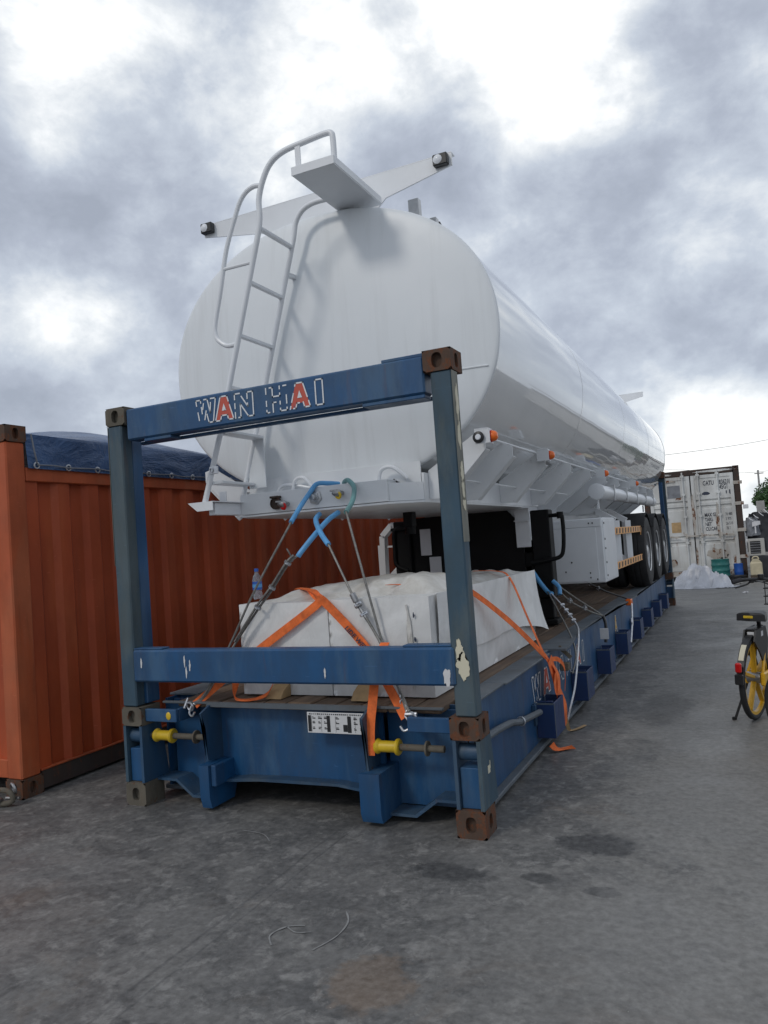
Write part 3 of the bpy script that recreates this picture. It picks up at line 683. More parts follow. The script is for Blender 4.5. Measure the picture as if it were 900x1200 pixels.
# skirt angle along belly
# side marker lamps
def side_lamp(y):
    b = B(); b.box(2.27, 2.37, y, y+.006, 2.16, 2.25, .001); b.box(2.27, 2.36, y, y+.09, 2.251, 2.257, .001); b.box(2.358, 2.364, y+.007, y+.09, 2.16, 2.25, .001); br = part('lamp_bracket', b, 'chassis_white', tr)
    b = B(); b.lathe([(0, 0), (.034, 0), (.036, .012), (.030, .03), (.018, .04), (0, .042)], (2.366, y+.05, 2.205), (1, 0, 0), 18); part('lamp_lens', b, 'orange_lens', br)
    b = B(); b.lathe([(.020, 0), (.038, 0), (.040, .008), (.020, .01)], (2.3642, y+.05, 2.205), (1, 0, 0), 18); part('lamp_ring', b, 'red_lens', br)
for y in (.83, 2.45, 5.25, 8.05): side_lamp(y)
b = B(); b.lathe([(.02, 0), (.036, 0), (.038, .010), (.026, .016), (0, .018)], (2.30, .823, 2.2), (0, -1, 0), 18); part('reflector', b, 'black_plastic', tr)
b = B(); b.lathe([(0, 0), (.019, 0), (.016, .006), (0, .008)], (2.30, .804, 2.2), (0, -1, 0), 16); part('reflector_lens', b, 'clear_lamp', tr)
# hose tube
b = B(); b.tube([(2.31, 4.95, 1.99), (2.31, 10.6, 1.99)], .083, 20); ht = part('hose_tube', b, 'white_clean', tr)
b = B(); b.lathe([(.083, 0), (.09, 0), (.09, -.04), (.07, -.05), (0, -.05)], (2.31, 4.99, 1.99), (0, 1, 0), 20); part('tube_cap', b, 'white_clean', ht)
for y in (5.7, 6.8, 7.9, 9.0, 10.1):
    b = B(); b.box(2.27, 2.40, y, y+.05, 1.99, 2.09, .003); b.box(2.38, 2.40, y+.01, y+.04, 1.90, 1.988, .002); part('tube_clamp', b, 'rim_grey', ht)
b = B(); b.box(2.28, 2.30, 5.1, 5.14, 1.80, 1.905, 0); b.box(2.28, 2.30, 9.4, 9.44, 1.80, 1.905, 0); parts('tube_hanger', b, 'chassis_white', tr)
# landing gear
for sx in (1, -1):
    f = (lambda x: x) if sx > 0 else (lambda x: 2*TX-x)
    def xr2(a, c): return tuple(sorted((f(a), f(c))))
    b = B(); b.box(*xr2(1.85, 2.035), 3.72, 3.90, .93, 1.80, .01); b.box(*xr2(1.875, 2.01), 3.745, 3.875, .72, .929, .01); b.box(*xr2(1.82, 2.06), 3.66, 3.96, .668, .719, .01); leg = part('landing_leg', b, 'black_paint', tr)
    b = B(); b.box(*xr2(1.70, 1.845), 3.70, 3.72, 1.44, 1.83, .003); b.box(*xr2(1.70, 1.84), 3.66, 3.698, 1.70, 1.712, 0)
    if sx > 0: part('leg_bracket', b, 'chassis_white', tr)
b = B(); b.prism([(.52, 1.822), (1.60, 1.822), (1.75, 1.66), (1.75, .68), (.52, .68)], 'y', 3.78, 3.80); b.box(.70, 1.845, 3.801, 3.86, 1.24, 1.38, .005); part('leg_brace_shade_plate', b, 'black_paint', tr)  # black leg bracing; the full sheet also stands in for shade under the trailer
b = B(); b.box(.64, .76, 3.755, 3.768, 1.42, 1.70, .004); b.box(.73, .86, 3.755, 3.768, 1.10, 1.40, .004); part('mud_panel', b, 'chassis_white', tr)
b = B(); b.tube(smooth_path([(2.035, 3.76, 1.735), (2.06, 3.74, 1.735), (2.155, 3.72, 1.735)], 3)+smooth_path([(2.17, 3.71, 1.72), (2.175, 3.70, 1.6), (2.165, 3.69, 1.42), (2.13, 3.68, 1.33), (2.0, 3.67, 1.30), (1.84, 3.66, 1.28)], 5), .020, 10); b.cyl((2.15, 3.715, 1.70), (2.15, 3.715, 1.765), .032, 12)
part('crank_handle', b, 'black_paint', tr)
b = B(); b.tube(smooth_path([(.46, 3.72, 1.73), (.37, 3.70, 1.70), (.36, 3.70, 1.5), (.37, 3.70, 1.34), (.50, 3.70, 1.27)], 5), .020, 10); b.box(.33, .55, 3.69, 3.75, 1.70, 1.735, .006); part('crank_handle', b, 'black_paint', tr)
# toolbox
b = B(); b.box(1.83, 2.402, 4.56, 5.44, 1.00, 1.69, .008); b.box(1.84, 2.39, 4.551, 4.559, 1.60, 1.68, .002)
tb = part('toolbox', b, 'white_clean', tr)
b = B(); b.box(1.85, 2.335, 4.5515, 4.559, 1.02, 1.592, .002); b.box(2.4025, 2.408, 4.60, 5.40, 1.03, 1.66, .002); part('toolbox_door', b, 'white_clean', tb)
b = B()
for z in (1.06, 1.2, 1.35, 1.45, 1.62): b.box(2.4085, 2.413, 4.63, 4.66, z, z+.02, 0)
for x, z in ((2.26, 1.63), (2.30, 1.63), (2.05, 1.22), (2.31, 1.03), (2.24, 1.05), (2.24, 1.10), (1.98, 1.12)): b.box(x, x+.012, 4.5455, 4.5512, z, z+.016, 0)
part('rivet', b, 'mark_black', tb, kind='stuff')
# side guard with hazard rails, bent white carriers
for z in (1.49, 1.085):
    b = B(); b.box(2.392, 2.404, 5.45, 8.0, z, z+.085, .002); rail = part('guard_rail', b, 'stripe_amber', tr)
    for k in range(10):
        y = 5.5+k*.25; b = B(); b.bm.faces.new([b.bm.verts.new((2.4048, y+dy, zz)) for dy, zz in ((0, z+.012), (.10, z+.012), (.13, z+.073), (.03, z+.073))]); part('hazard_stripe', b, 'mark_black', rail)
b = B(); b.box(2.390, 2.402, 7.9, 7.96, 1.171, 1.489, .002); part('guard_end', b, 'stripe_amber', tr)
def carrier(y, sx):
    f = (lambda x: x) if sx > 0 else (lambda x: 2*TX-x)
    b = B()
    for p, q in (((1.72, 1.80), (2.12, 1.80)), ((2.12, 1.80), (2.34, 1.66)), ((2.34, 1.66), (2.34, 1.08)), ((2.34, 1.10), (1.80, 1.5))):
        b.bar((f(p[0]), y, p[1]), (f(q[0]), y, q[1]), .09, .07, (0, 0, 1))
    part('guard_bracket', b, 'chassis_white', tr)
for y in (5.9, 6.9): carrier(y, 1); carrier(y, -1)
# left hand bent frame seen past the front
b = B()
for p, q in (((.46, 1.775), (.22, 1.775)), ((.22, 1.775), (.10, 1.66)), ((.10, 1.66), (.085, 1.10)), ((.085, 1.12), (.40, 1.40))): b.bar((p[0], 4.0, p[1]), (q[0], 4.0, q[1]), .10, .06, (0, 0, 1))
b.box(.03, .05, 3.98, 4.02, 1.0, 1.56, 0); b.box(.052, .3, 3.99, 4.01, 1.53, 1.55, 0)
part('spare_wheel_frame', b, 'chassis_white', tr)
b = B(); b.box(.02, .58, 4.56, 5.44, 1.00, 1.66, .008); part('toolbox', b, 'white_clean', tr)
# running gear
def wheel(x, y, sx):
    b = B(); b.lathe([(.27, -.13), (.36, -.15), (.47, -.15), (.505, -.14), (.525, -.11), (.53, -.05), (.523, -.04), (.53, -.03), (.53, .03), (.523, .04), (.53, .05), (.525, .11), (.505, .14), (.47, .15), (.36, .15), (.27, .13)], (x, y, 1.19), (sx, 0, 0), 48)
    t = part('tyre', b, 'rubber', tr)
    b = B(); b.lathe([(.275, .135), (.30, .145), (.285, .11), (.265, .03), (.20, .01), (.17, .03), (.10, .03), (.09, .12), (.05, .135), (0, .135)], (x, y, 1.19), (sx, 0, 0), 40); part('rim', b, 'rim_grey', t)
    b = B()
    for k in range(10):
        a = 2*math.pi*k/10; c = Vector((x, y+.165*math.cos(a), 1.19+.165*math.sin(a))); b.cyl(c+Vector((sx*.015, 0, 0)), c+Vector((sx*.06, 0, 0)), .013, 6)
    parts('wheel_nut', b, 'steel', t)
    return t
for y in (8.36, 9.67, 10.98):
    for sx, x in ((1, 2.30), (1, 1.96), (-1, .11), (-1, .45)): wheel(x, y, sx)
    b = B(); b.cyl((.4, y, 1.19), (2.0, y, 1.19), .08, 14); part('axle', b, 'black_paint', tr)
    b = B(); b.box(1.50, 1.60, y-.5, y+.5, 1.30, 1.40, .01); b.box(.81, .91, y-.5, y+.5, 1.30, 1.40, .01); parts('leaf_spring', b, 'black_paint', tr)
b = B()
for y in (8.36, 9.67, 10.98):
    for x0, x1 in ((1.80, 2.45), (-.04, .61)):
        n = 10; pts = [(y+.60*math.cos(math.pi*(.22+.56*k/n)), 1.19+.58*math.sin(math.pi*(.22+.56*k/n))) for k in range(n+1)]
        pts += [(y+.59*math.cos(math.pi*(.22+.56*k/n)), 1.19+.57*math.sin(math.pi*(.22+.56*k/n))) for k in range(n, -1, -1)]; b.prism(pts, 'x', x0, x1)
parts('mudguard', b, 'rubber', tr)
# connectors on the front bumper
b = B(); b.lathe([(0, 0), (.035, 0), (.042, .01), (.042, .035), (.035, .04), (.034, .03), (0, .025)], (.885, .649, 1.90), (0, -1, 0), 18); b.box(.85, .92, .60, .645, 1.935, 1.95, .003); part('electric_socket', b, 'dark_rust', tr)
def glad(x, z, col):
    b = B(); b.cyl((x, .649, z), (x, .60, z), .016, 10); b.sphere((x-.01, .595, z), .032, 2, (1.2, .7, .8)); b.box(x-.06, x-.02, .585, .61, z+.01, z+.024, .003); g = part('air_coupling', b, 'steel', tr)
    b = B(); b.torus((x, .59, z-.015), (.3, 1, .2), .020, .009, 14, 6); part('coupling_seal', b, col, g)
glad(.965, 1.89, 'red_lens'); glad(1.39, 1.925, 'yellow_paint')
b = B(); b.lathe([(0, 0), (.052, 0), (.052, .008), (.036, .012), (.034, .02), (0, .022)], (1.185, .649, 1.915), (0, -1, 0), 6); b.lathe([(0, 0), (.02, 0), (.02, .04), (0, .04)], (1.185, .64, 1.915), (0, -1, 0), 12); part('socket_flange', b, 'rim_grey', tr)
b = B(); b.tube(smooth_path([(.92, .80, 1.99), (.95, .79, 2.06), (1.02, .79, 2.07), (1.09, .80, 1.99)], 6), .012, 8); b.tube(smooth_path([(1.60, .78, 1.985), (1.63, .77, 2.06), (1.71, .77, 2.07), (1.80, .80, 1.99)], 6), .014, 8); parts('lifting_eye', b, 'white_clean', tr)
b = B(); b.tube(smooth_path([(.78, .82, 1.99), (.82, .81, 2.03), (.9, .81, 2.035), (1.05, .82, 2.0)], 5), .010, 8); part('air_line', b, 'white_clean', tr)
b = B(); b.tube(smooth_path([(1.70, .80, 1.99), (1.78, .80, 1.93), (1.84, .9, 1.94), (1.9, 1.0, 1.90)], 5), .008, 6); part('air_line', b, 'black_plastic', tr)
b = B(); b.box(1.18, 1.26, 2.1, 2.2, 1.70, 1.824, .005); b.cyl((1.22, 2.15, 1.64), (1.22, 2.15, 1.70), .045, 14); part('king_pin', b, 'black_paint', tr)
# ladder on the near head: rungs run away from the viewer
NEAR, FAR = .345, .745
lz = lambda z: .555 + (z-2.03)*(1.075-.555)/(3.68-2.03)          # x of the ladder at height z
st = [(lz(1.93)-.02, NEAR, 1.93), (lz(2.4), NEAR, 2.4)] + smooth_path([(lz(3.0), NEAR, 3.0), (lz(3.4), NEAR, 3.4), (lz(3.7)-.003, NEAR, 3.7), (1.088, NEAR, 3.87), (1.135, NEAR, 4.0), (1.20, NEAR, 4.085), (1.30, NEAR, 4.13), (1.45, NEAR, 4.145), (1.60, NEAR, 4.155), (1.648, NEAR, 4.145), (1.658, NEAR, 4.10), (1.658, NEAR, 3.98)], 5)
lad = B(); lad.tube(st, .019, 12); part('ladder_stile', lad, 'white_clean', tr)
b = B(); b.tube([(lz(1.93), FAR, 1.95), (lz(2.6), FAR, 2.6)] + smooth_path([(lz(3.2), FAR, 3.2), (lz(3.55), FAR, 3.55), (lz(3.74), FAR, 3.74), (1.122, FAR, 3.85), (1.18, FAR, 3.92), (1.27, FAR, 3.95), (1.40, FAR, 3.95)], 5), .019, 12); part('ladder_stile', b, 'white_clean', tr)
b = B(); b.tube(smooth_path([(1.112, NEAR, 3.955), (1.05, NEAR+.004, 3.965), (.985, NEAR+.008, 3.945), (.93, NEAR+.01, 3.89), (.885, NEAR+.01, 3.80), (.80, NEAR+.01, 3.60), (.73, NEAR+.01, 3.33), (.672, NEAR+.01, 3.12), (.672, NEAR+.01, 3.045), (.70, NEAR+.01, 3.00), (.76, NEAR+.01, 2.96), (lz(2.955), NEAR, 2.955)], 5), .016, 10)
b.tube([(.765, NEAR+.01, 3.475), (lz(3.47), NEAR, 3.47)], .012, 8); part('hand_loop', b, 'white_clean', tr)
for z in (3.68, 3.345, 3.01, 2.68, 2.385, 2.06):
    b = B(); b.box(lz(z)-.016, lz(z)+.016, NEAR+.012, FAR-.012, z-.012, z+.012, .003); part('ladder_rung', b, 'white_clean', tr)
b = B()
for z in (2.06, 2.385): b.box(lz(z)+.018, lz(z)+.085, NEAR+.012, FAR-.012, z-.010, z+.010, .003)
parts('ladder_step', b, 'chassis_white', tr)
b = B(); b.box(lz(2.2)-.03, lz(2.2)+.04, NEAR-.032, NEAR-.02, 2.115, 2.165, .004); b.torus((lz(2.14)+.01, NEAR-.036, 2.14), (0, 1, 0), .014, .004, 12, 6); part('stile_catch', b, 'galvanised', tr)
b = B(); b.prism([(.395, 1.935), (.60, 1.935), (.60, 1.875), (.47, 1.875)], 'y', .30, .306); b.box(.395, .60, .3065, .66, 1.93, 1.936, .001); b.box(.52, .574, .36, .66, 1.845, 1.928, .003); b.box(.36, .42, .70, .706, 1.9, 2.03, 0)
part('ladder_foot', b, 'white_clean', tr)
b = B(); b.box(.60, .74, .74, .748, 2.03, 2.40, .002); part('kick_plate', b, 'head_white', tr)
for z in (3.5, 2.75):
    b = B(); b.bar((lz(z), FAR, z), (lz(z)+.02, Y0-.03, z), .03, .03); part('ladder_bracket', b, 'white_clean', tr)
# platform
b = B(); b.box(1.375, 1.675, .30, .99, 3.925, 3.932, .001); b.box(1.372, 1.678, .294, .30, 3.925, 3.98, .001); b.box(1.672, 1.678, .301, .99, 3.9325, 3.98, .001); b.box(1.372, 1.378, .301, .99, 3.9325, 3.98, .001); b.box(1.379, 1.671, .301, .985, 3.968, 3.974, .001)
part('platform', b, 'white_clean', tr)
b = B(); b.box(1.385, 1.425, NEAR-.012, NEAR-.004, 3.98, 4.135, .002); part('rail_post', b, 'white_clean', tr)
# wing with lamps at both ends of the tank top
def wing(y, s):
    b = B(); top = [(.105, 4.175), (.66, 4.1777), (.80, 4.1783), (.86, 4.1786), (1.55, 4.182), (1.60, 4.1822), (1.68, 4.1826), (2.185, 4.185)]
    bot = [(.105, 4.085), (.66, 3.99), (.80, 3.93), (.86, 3.87), (1.55, 3.87), (1.60, 3.93), (1.68, 4.0), (2.185, 4.10)]
    V = [[b.bm.verts.new((q[0], yy_, q[1])) for q in row] for yy_ in (y, y+.012) for row in (top, bot)]
    for i in range(7):
        b.bm.faces.new((V[0][i], V[0][i+1], V[1][i+1], V[1][i])); b.bm.faces.new((V[2][i], V[3][i], V[3][i+1], V[2][i+1]))
        b.bm.faces.new((V[0][i], V[2][i], V[2][i+1], V[0][i+1])); b.bm.faces.new((V[1][i], V[1][i+1], V[3][i+1], V[3][i]))
    b.bm.faces.new((V[0][0], V[1][0], V[3][0], V[2][0])); b.bm.faces.new((V[0][7], V[2][7], V[3][7], V[1][7]))
    b.prism([(.105, 4.176), (2.185, 4.186), (2.185, 4.192), (.105, 4.182)], 'y', y, y+.07); w = part('wing_panel', b, 'white_clean', tr)
    for x in (.155, 2.115):
        b = B(); b.box(x-.052, x+.052, y-.05*s if s > 0 else y+.013, y-.001 if s > 0 else y+.06, 4.10, 4.178, .006); lp = part('wing_lamp', b, 'black_plastic', w)
        yy_ = y-.051 if s > 0 else y+.061
        b = B(); b.lathe([(0, .012), (.02, .010), (.032, 0), (0, 0)], (x-.015, yy_, 4.14), (0, -s, 0), 16); part('lamp_lens', b, 'clear_lamp', w)
wing(1.06, 1); wing(11.95, -1)
b = B(); b.box(1.20, 1.30, 1.10, 1.30, 3.86, 4.05, .004); b.box(1.78, 1.86, 1.22, 1.28, 3.76, 4.02, .004); b.box(1.87, 1.92, 1.4, 1.46, 3.74, 3.93, .003)
for k in range(4): b.box(1.80, 1.82, 1.6+k*.10, 1.63+k*.10, 3.77, 3.93-.01*k, 0)
parts('walkway_stay', b, 'rim_grey', tr)
for y, x in ((2.22, 1.88), (5.5, 1.88), (10.0, 1.88)):
    b = B(); b.box(x, x+.035, y, y+.03, 3.70, 3.96, .003); b.box(x-.04, x-.002, y-.03, y+.06, 3.70, 3.80, .003); part('rail_post', b, 'rim_grey', tr)
b = B(); b.tube(smooth_path([(1.80, 2.1, 3.93), (1.80, 1.9, 3.98), (1.80, 1.80, 4.02)], 4), .016, 8); pp = part('vent_pipe', b, 'rim_grey', tr)
b = B(); b.cyl((1.80, 1.81, 4.015), (1.80, 1.77, 4.035), .026, 12); part('pipe_cap', b, 'black_plastic', pp)
for y in (2.6, 4.6, 6.6, 8.6, 10.6):
    b = B(); b.lathe([(.30, 0), (.30, .07), (.27, .09), (.0, .10)], (TX, y, 3.90), (0, 0, 1), 28); part('manhole_cover', b, 'galvanised', tr)
b = B(); b.box(.85, 1.05, 1.5, 11.6, 3.91, 3.93, 0); b.box(1.38, 1.58, 1.5, 11.6, 3.905, 3.925, 0); parts('walkway', b, 'rim_grey', tr)

# ------------------------------------------------------------------ crates and cargo
def crate(x0, x1, y0, y1, z0, z1, seed, label):
    b = B()
    def bulge(p, n):
        return p + n*(.008*noise.fractal(p*2.5+Vector((seed, 0, 0)), 1, 2, 3)+.008*abs(noise.noise(p*4+Vector((seed, 3, 0)))))
    def face(o, U, Vv, nu, nv):
        o, U, Vv = Vector(o), Vector(U), Vector(Vv); n = U.cross(Vv).normalized()
        def fn(u, v):
            e = min(u, 1-u, v, 1-v); k = min(1, e*8); return bulge(o+U*u+Vv*v, n*k)
        b.grid(fn, nu, nv)
    face((x0, y0, z0), (x1-x0, 0, 0), (0, 0, z1-z0), 22, 16); face((x1, y0, z0), (0, y1-y0, 0), (0, 0, z1-z0), 40, 16)
    face((x1, y1, z0), (x0-x1, 0, 0), (0, 0, z1-z0), 10, 8); face((x0, y1, z0), (0, y0-y1, 0), (0, 0, z1-z0), 20, 8)
    face((x0, y0, z1), (x1-x0, 0, 0), (0, y1-y0, 0), 22, 40); face((x0, y1, z0), (x1-x0, 0, 0), (0, y0-y1, 0), 4, 4)
    bmesh.ops.remove_doubles(b.bm, verts=b.bm.verts, dist=.004)
    t = thing('wrapped_crate', label, 'crate', ((x0+x1)/2, y0, z0), 'white wrapped crates on the deck')
    part('crate_body', b, 'plastic_wrap', t, angle=80)
    return t
c1 = crate(.735, 1.395, .335, 2.72, .660, 1.240, 1, 'white plastic wrapped crate on the left, with the water bottle standing on it')
c2 = crate(1.402, 2.075, .335, 2.72, .660, 1.248, 5, 'white plastic wrapped crate on the right, stained yellow at its corner')
b = B(); b.tube([(1.945+.01*math.sin(k), .326-.006*(k % 2), .71+k*.045) for k in range(12)], .006, 5); part('wrap_seam', b, 'plastic_sheet', c2)
b = B(); b.prism(ragged(1.945, .95, .016, .2, 3.3), 'y', .322, .3195); part('tape_strip', b, 'plastic_sheet', c2)
b = B()
for z in (.79, 1.0, 1.14): b.prism(ragged(1.98, z, .006, .015, z*9), 'y', .3185, .3165)
parts('tape_tear', b, 'mark_dark', c2)
def sheet(u, v):
    y0_ = .44+.10*noise.noise(Vector((v*3.5, 2, 1)))+.08*noise.noise(Vector((v*9, 5, 1)))
    x = .82+1.25*v+.02*noise.noise(Vector((u*6, 1, 9))); y = y0_+(2.70-y0_)*u; e = min(1, min(u, 1-u, v, 1-v)*9)
    w = noise.fractal(Vector((x*3.1, y*2.2, 0)), 1, 2, 5)
    z = 1.234+e*(.036+.022*abs(w)+.035*max(0, noise.noise(Vector((x*2, y*1.4, 4))))+.07*math.exp(-((y-.95)/.42)**2)*min(1, 2.2*v)+.03*abs(noise.noise(Vector((x*7+y*2, y*2, 3)))))
    return Vector((x, y, z))
b = B(); b.grid(sheet, 70, 48); s1 = solo('plastic_sheet', b, 'plastic_sheet', 'crumpled translucent plastic sheet laid over the tops of the white crates', 'plastic sheet', angle=80)
def skirt(u, v):
    y = .42+2.36*u; k = max(0, (u-.55)/.45); drop = .30+.20*u+.05*math.sin(u*6)+.04*k
    z = 1.262-drop*v-.006; x = 2.094+.012*noise.fractal(Vector((y*2.5, z*2.5, 1)), 1, 2, 3)*v+.07*v*v*k+.015*v*math.sin(u*16)*k
    return Vector((x, y+.06*v*k, z))
b = B(); b.grid(skirt, 60, 24); solo('wrap_skirt', b, 'plastic_wrap', 'loose white wrapping hanging down the right side of the crates', 'plastic flap', angle=80)
for i, (x, lab) in enumerate(((.985, 'pale wooden wedge against the left white crate'), (1.585, 'pale wooden wedge against the right white crate, beside the hanging orange strap'))):
    b = B(); b.prism([(.21, .657), (.33, .657), (.33, .74), (.245, .70)], 'x', x, x+.11); solo('wood_wedge', b, 'wood_new', lab, 'wedge', group='wooden wedges in front of the crates')
# bottle
bt = thing('water_bottle', 'clear plastic water bottle with blue label standing on the left crate', 'bottle', (.775, .50, 1.262))
bx, by, bz = .775, .50, 1.262
b = B(); b.lathe([(0, 0), (.028, 0), (.031, .006), (.031, .05), (.029, .055), (.031, .06), (.031, .125), (.026, .15), (.013, .172), (.012, .186), (0, .187)], (bx, by, bz), (0, 0, 1), 20); part('bottle_body', b, 'bottle_plastic', bt)
b = B(); b.lathe([(.0315, 0), (.0322, 0), (.0322, .055), (.0315, .055)], (bx, by, bz+.062), (0, 0, 1), 20); lb = part('bottle_label', b, 'barrel_blue', bt)
b = B(); b.lathe([(.0324, 0), (.0327, 0), (.0327, .022), (.0324, .022)], (bx, by, bz+.078), (0, 0, 1), 20); part('label_band', b, 'blue_sleeve', lb)
b = B(); b.lathe([(.0, .0), (.0148, 0), (.0148, .02), (0, .021)], (bx, by, bz+.184), (0, 0, 1), 16); part('bottle_cap', b, 'barrel_blue', bt)

# ------------------------------------------------------------------ orange straps
def hook(par, p, d):
    p = Vector(p); b = B(); b.tube(smooth_path([p, p+Vector((.02*d, -.01, -.02)), p+Vector((.03*d, -.02, -.06)), p+Vector((0, -.03, -.075)), p+Vector((-.02*d, -.03, -.05))], 4), .007, 8); part('hook', b, 'galvanised', par)
def strap(label, pts, w, wd, mat='orange_strap', name='ratchet_strap', grp='orange lashing straps', k=4):
    pts = [Vector(p) for p in pts]; t = thing(name, label, 'strap', pts[-1], grp); b = B()
    P = smooth_path(pts, k) if k > 1 else pts
    if isinstance(wd[0], (tuple, list)): 
        W0 = [Vector(x) for x in wd]; WW = []
        for i in range(len(P)):
            f = i/(len(P)-1)*(len(W0)-1); j = min(int(f), len(W0)-2); WW.append(W0[j].lerp(W0[j+1], f-j))
        wd = [tuple(x) for x in WW]
    b.ribbon(P, w, wd); part('webbing', b, mat, t); return t
fw = lambda a: (math.cos(a), 0, math.sin(a))
t = strap('orange strap crossing the left crate down to the left hook', [(.80, .96, 1.29), (1.10, .60, 1.302), (1.33, .322, 1.262), (1.335, .303, 1.220), (.92, .295, .965), (.66, .22, .77), (.50, .12, .63)], .052, [(-.3, -.9, 0), (-.4, -.8, .1), fw(1.8), fw(2.1), fw(2.1), fw(2.2), fw(2.2)])
hook(t, (.50, .12, .64), -1)
t = strap('orange strap with dark lettering crossing the right crate down to the right hook', [(.85, .9, 1.30), (1.15, .55, 1.305), (1.35, .312, 1.268), (1.42, .300, 1.22), (1.66, .29, .97), (1.83, .20, .77), (1.985, .085, .60)], .056, [(.3, .9, 0), (.3, .9, 0), fw(1.0), fw(.6), fw(.6), fw(.6), fw(.6)])
hook(t, (1.985, .085, .61), 1)
tx = text_bm('LOAD  SECURE'.replace('LOAD  SECURE', 'LIDE WEB'), .042, .0004, .001); d = (Vector((1.66, .29, .97))-Vector((1.42, .30, 1.22))).normalized(); uu = Vector(fw(.6)); zz_ = d.cross(uu).normalized()
if zz_.y > 0: uu = -uu; zz_ = d.cross(uu).normalized()
Mx = Matrix((d, uu, zz_)).transposed().to_4x4(); Mx.translation = Vector((1.545, .2885, 1.085))-uu*.014+zz_*.004; part('strap_lettering', place(tx, Mx), 'mark_dark', t)
strap('loose tail of orange strap hanging over the front edge beside the data plate', [(1.84, .20, 1.0), (1.825, .11, .90), (1.80, .095, .76), (1.785, .088, .66), (1.772, .075, .56), (1.765, .07, .46), (1.760, .07, .385)], .056, (1, .05, 0))
strap('loose end of orange strap curled on the planks at the left', [(.70, .30, .88), (.735, .25, .76), (.765, .19, .672), (.84, .15, .662), (.93, .17, .665), (1.0, .21, .69), (1.02, .24, .74)], .05, [(.3, .9, .3), (.5, .8, 0), (-.5, .8, 0), (-.2, 1, 0), (0, 1, .2), (0, .8, .6), (.1, .7, .7)])
# right side of the load
t = strap('orange strap running down the crate side from behind the near right post', [(1.7, .60, 1.31), (1.98, .85, 1.285), (2.085, .98, 1.24), (2.22, 1.42, .98), (2.345, 1.80, .69), (2.372, 1.86, .62), (2.385, 1.93, .50)], .045, [(.6, .8, 0), (.6, .8, 0), (.1, .8, .6), (.1, .7, .7), (.1, .7, .7), (0, 1, .1), (0, 1, 0)])
t = strap('orange strap coming over the top of the right crate near its far end', [(1.75, 2.15, 1.30), (1.98, 2.03, 1.295), (2.10, 1.97, 1.24), (2.23, 1.90, .95), (2.345, 1.84, .69), (2.375, 1.88, .62), (2.39, 1.96, .48)], .040, [(0, 1, 0), (0, 1, 0), (0, .9, .1), (0, .9, .1), (0, .9, .1), (0, 1, 0), (0, 1, 0)])
t = thing('ratchet_strap', 'bunched orange strap hanging in loops from the platform edge', 'strap', (2.40, 2.0, .2), 'orange lashing straps')
b = B(); b.ribbon(smooth_path([(2.385, 1.87, .63), (2.395, 1.93, .50), (2.40, 1.98, .40), (2.395, 2.05, .30), (2.40, 2.13, .20), (2.40, 2.16, .14)], 5), .13, (0, .85, .3)); part('webbing', b, 'orange_strap', t)
b = B(); b.ribbon(smooth_path([(2.40, 1.90, .58), (2.415, 1.96, .50), (2.42, 1.94, .40), (2.415, 1.90, .36), (2.41, 1.88, .44), (2.415, 1.92, .52)], 5), .09, (0, .9, -.2)); part('webbing', b, 'orange_strap', t)
b = B(); b.ribbon(smooth_path([(2.38, 1.90, .62), (2.41, 2.00, .61), (2.43, 2.10, .55), (2.43, 2.14, .46), (2.42, 2.13, .36)], 5), .035, [(0, .3, 1)]*21); part('webbing', b, 'orange_strap', t)
b = B(); b.ribbon(smooth_path([(2.40, 2.02, .36), (2.425, 2.06, .24), (2.41, 2.12, .13), (2.40, 2.16, .08)], 5), .12, (0, 1, .25)); part('webbing', b, 'orange_strap', t)
strap('short orange strap end lying on the concrete by the first stake pocket', [(2.40, 1.66, .06), (2.43, 1.68, .02), (2.49, 1.76, .012), (2.535, 1.76, .02)], .06, [(.3, .8, .3), (.2, .9, .1), (-.5, .8, 0), (-.6, .7, .2)])
strap('thin orange strap tail trailing over the concrete beside the platform', [(2.40, 2.18, .12), (2.405, 2.22, .03), (2.425, 2.28, .010), (2.455, 2.34, .010), (2.49, 2.44, .012)], .03, [(.6, .6, .3), (.7, .6, .2), (-.8, .5, 0), (-.8, .5, 0), (-.8, .5, 0)], 'wood_new')

# ------------------------------------------------------------------ wire lashings
def rope_tube(b, pts, r, twist=260):
    """two strands twisted round each other"""
    P = smooth_path(pts, 8) if len(pts) > 2 else [Vector(pts[0]).lerp(Vector(pts[1]), i/16) for i in range(17)]
    b.tube(P, r, 8); return b
def clip(par, p, d):
    p, d = Vector(p), Vector(d).normalized(); b = B(); b.torus(p, d, .016, .006, 12, 6); u = d.orthogonal().normalized(); b.bar(p-u*.022+d*.005, p+u*.022+d*.005, .026, .016, d); b.cyl(p+u*.012+d.cross(u)*.01, p+u*.012+d.cross(u)*.035, .006, 6); b.cyl(p-u*.012+d.cross(u)*.01, p-u*.012+d.cross(u)*.035, .006, 6); part('wire_clip', b, 'galvanised', par)
wa = thing('wire_lashing', 'steel wire in a light blue sleeve from the white bumper to the left hook', 'wire rope', (.50, .13, .63), 'steel wire lashings')
b = B(); b.tube(smooth_path([(1.16, .36, 1.75), (1.15, .50, 1.85), (1.17, .61, 1.95), (1.205, .645, 2.003), (1.26, .70, 2.005), (1.30, .78, 2.0)], 6), .016, 10); part('sleeve', b, 'blue_sleeve', wa)
b = B(); b.tube(smooth_path([(1.345, .66, 1.80), (1.33, .55, 1.755), (1.30, .42, 1.665), (1.235, .34, 1.56), (1.215, .33, 1.53)], 6), .017, 10); part('sleeve', b, 'blue_sleeve', wa)
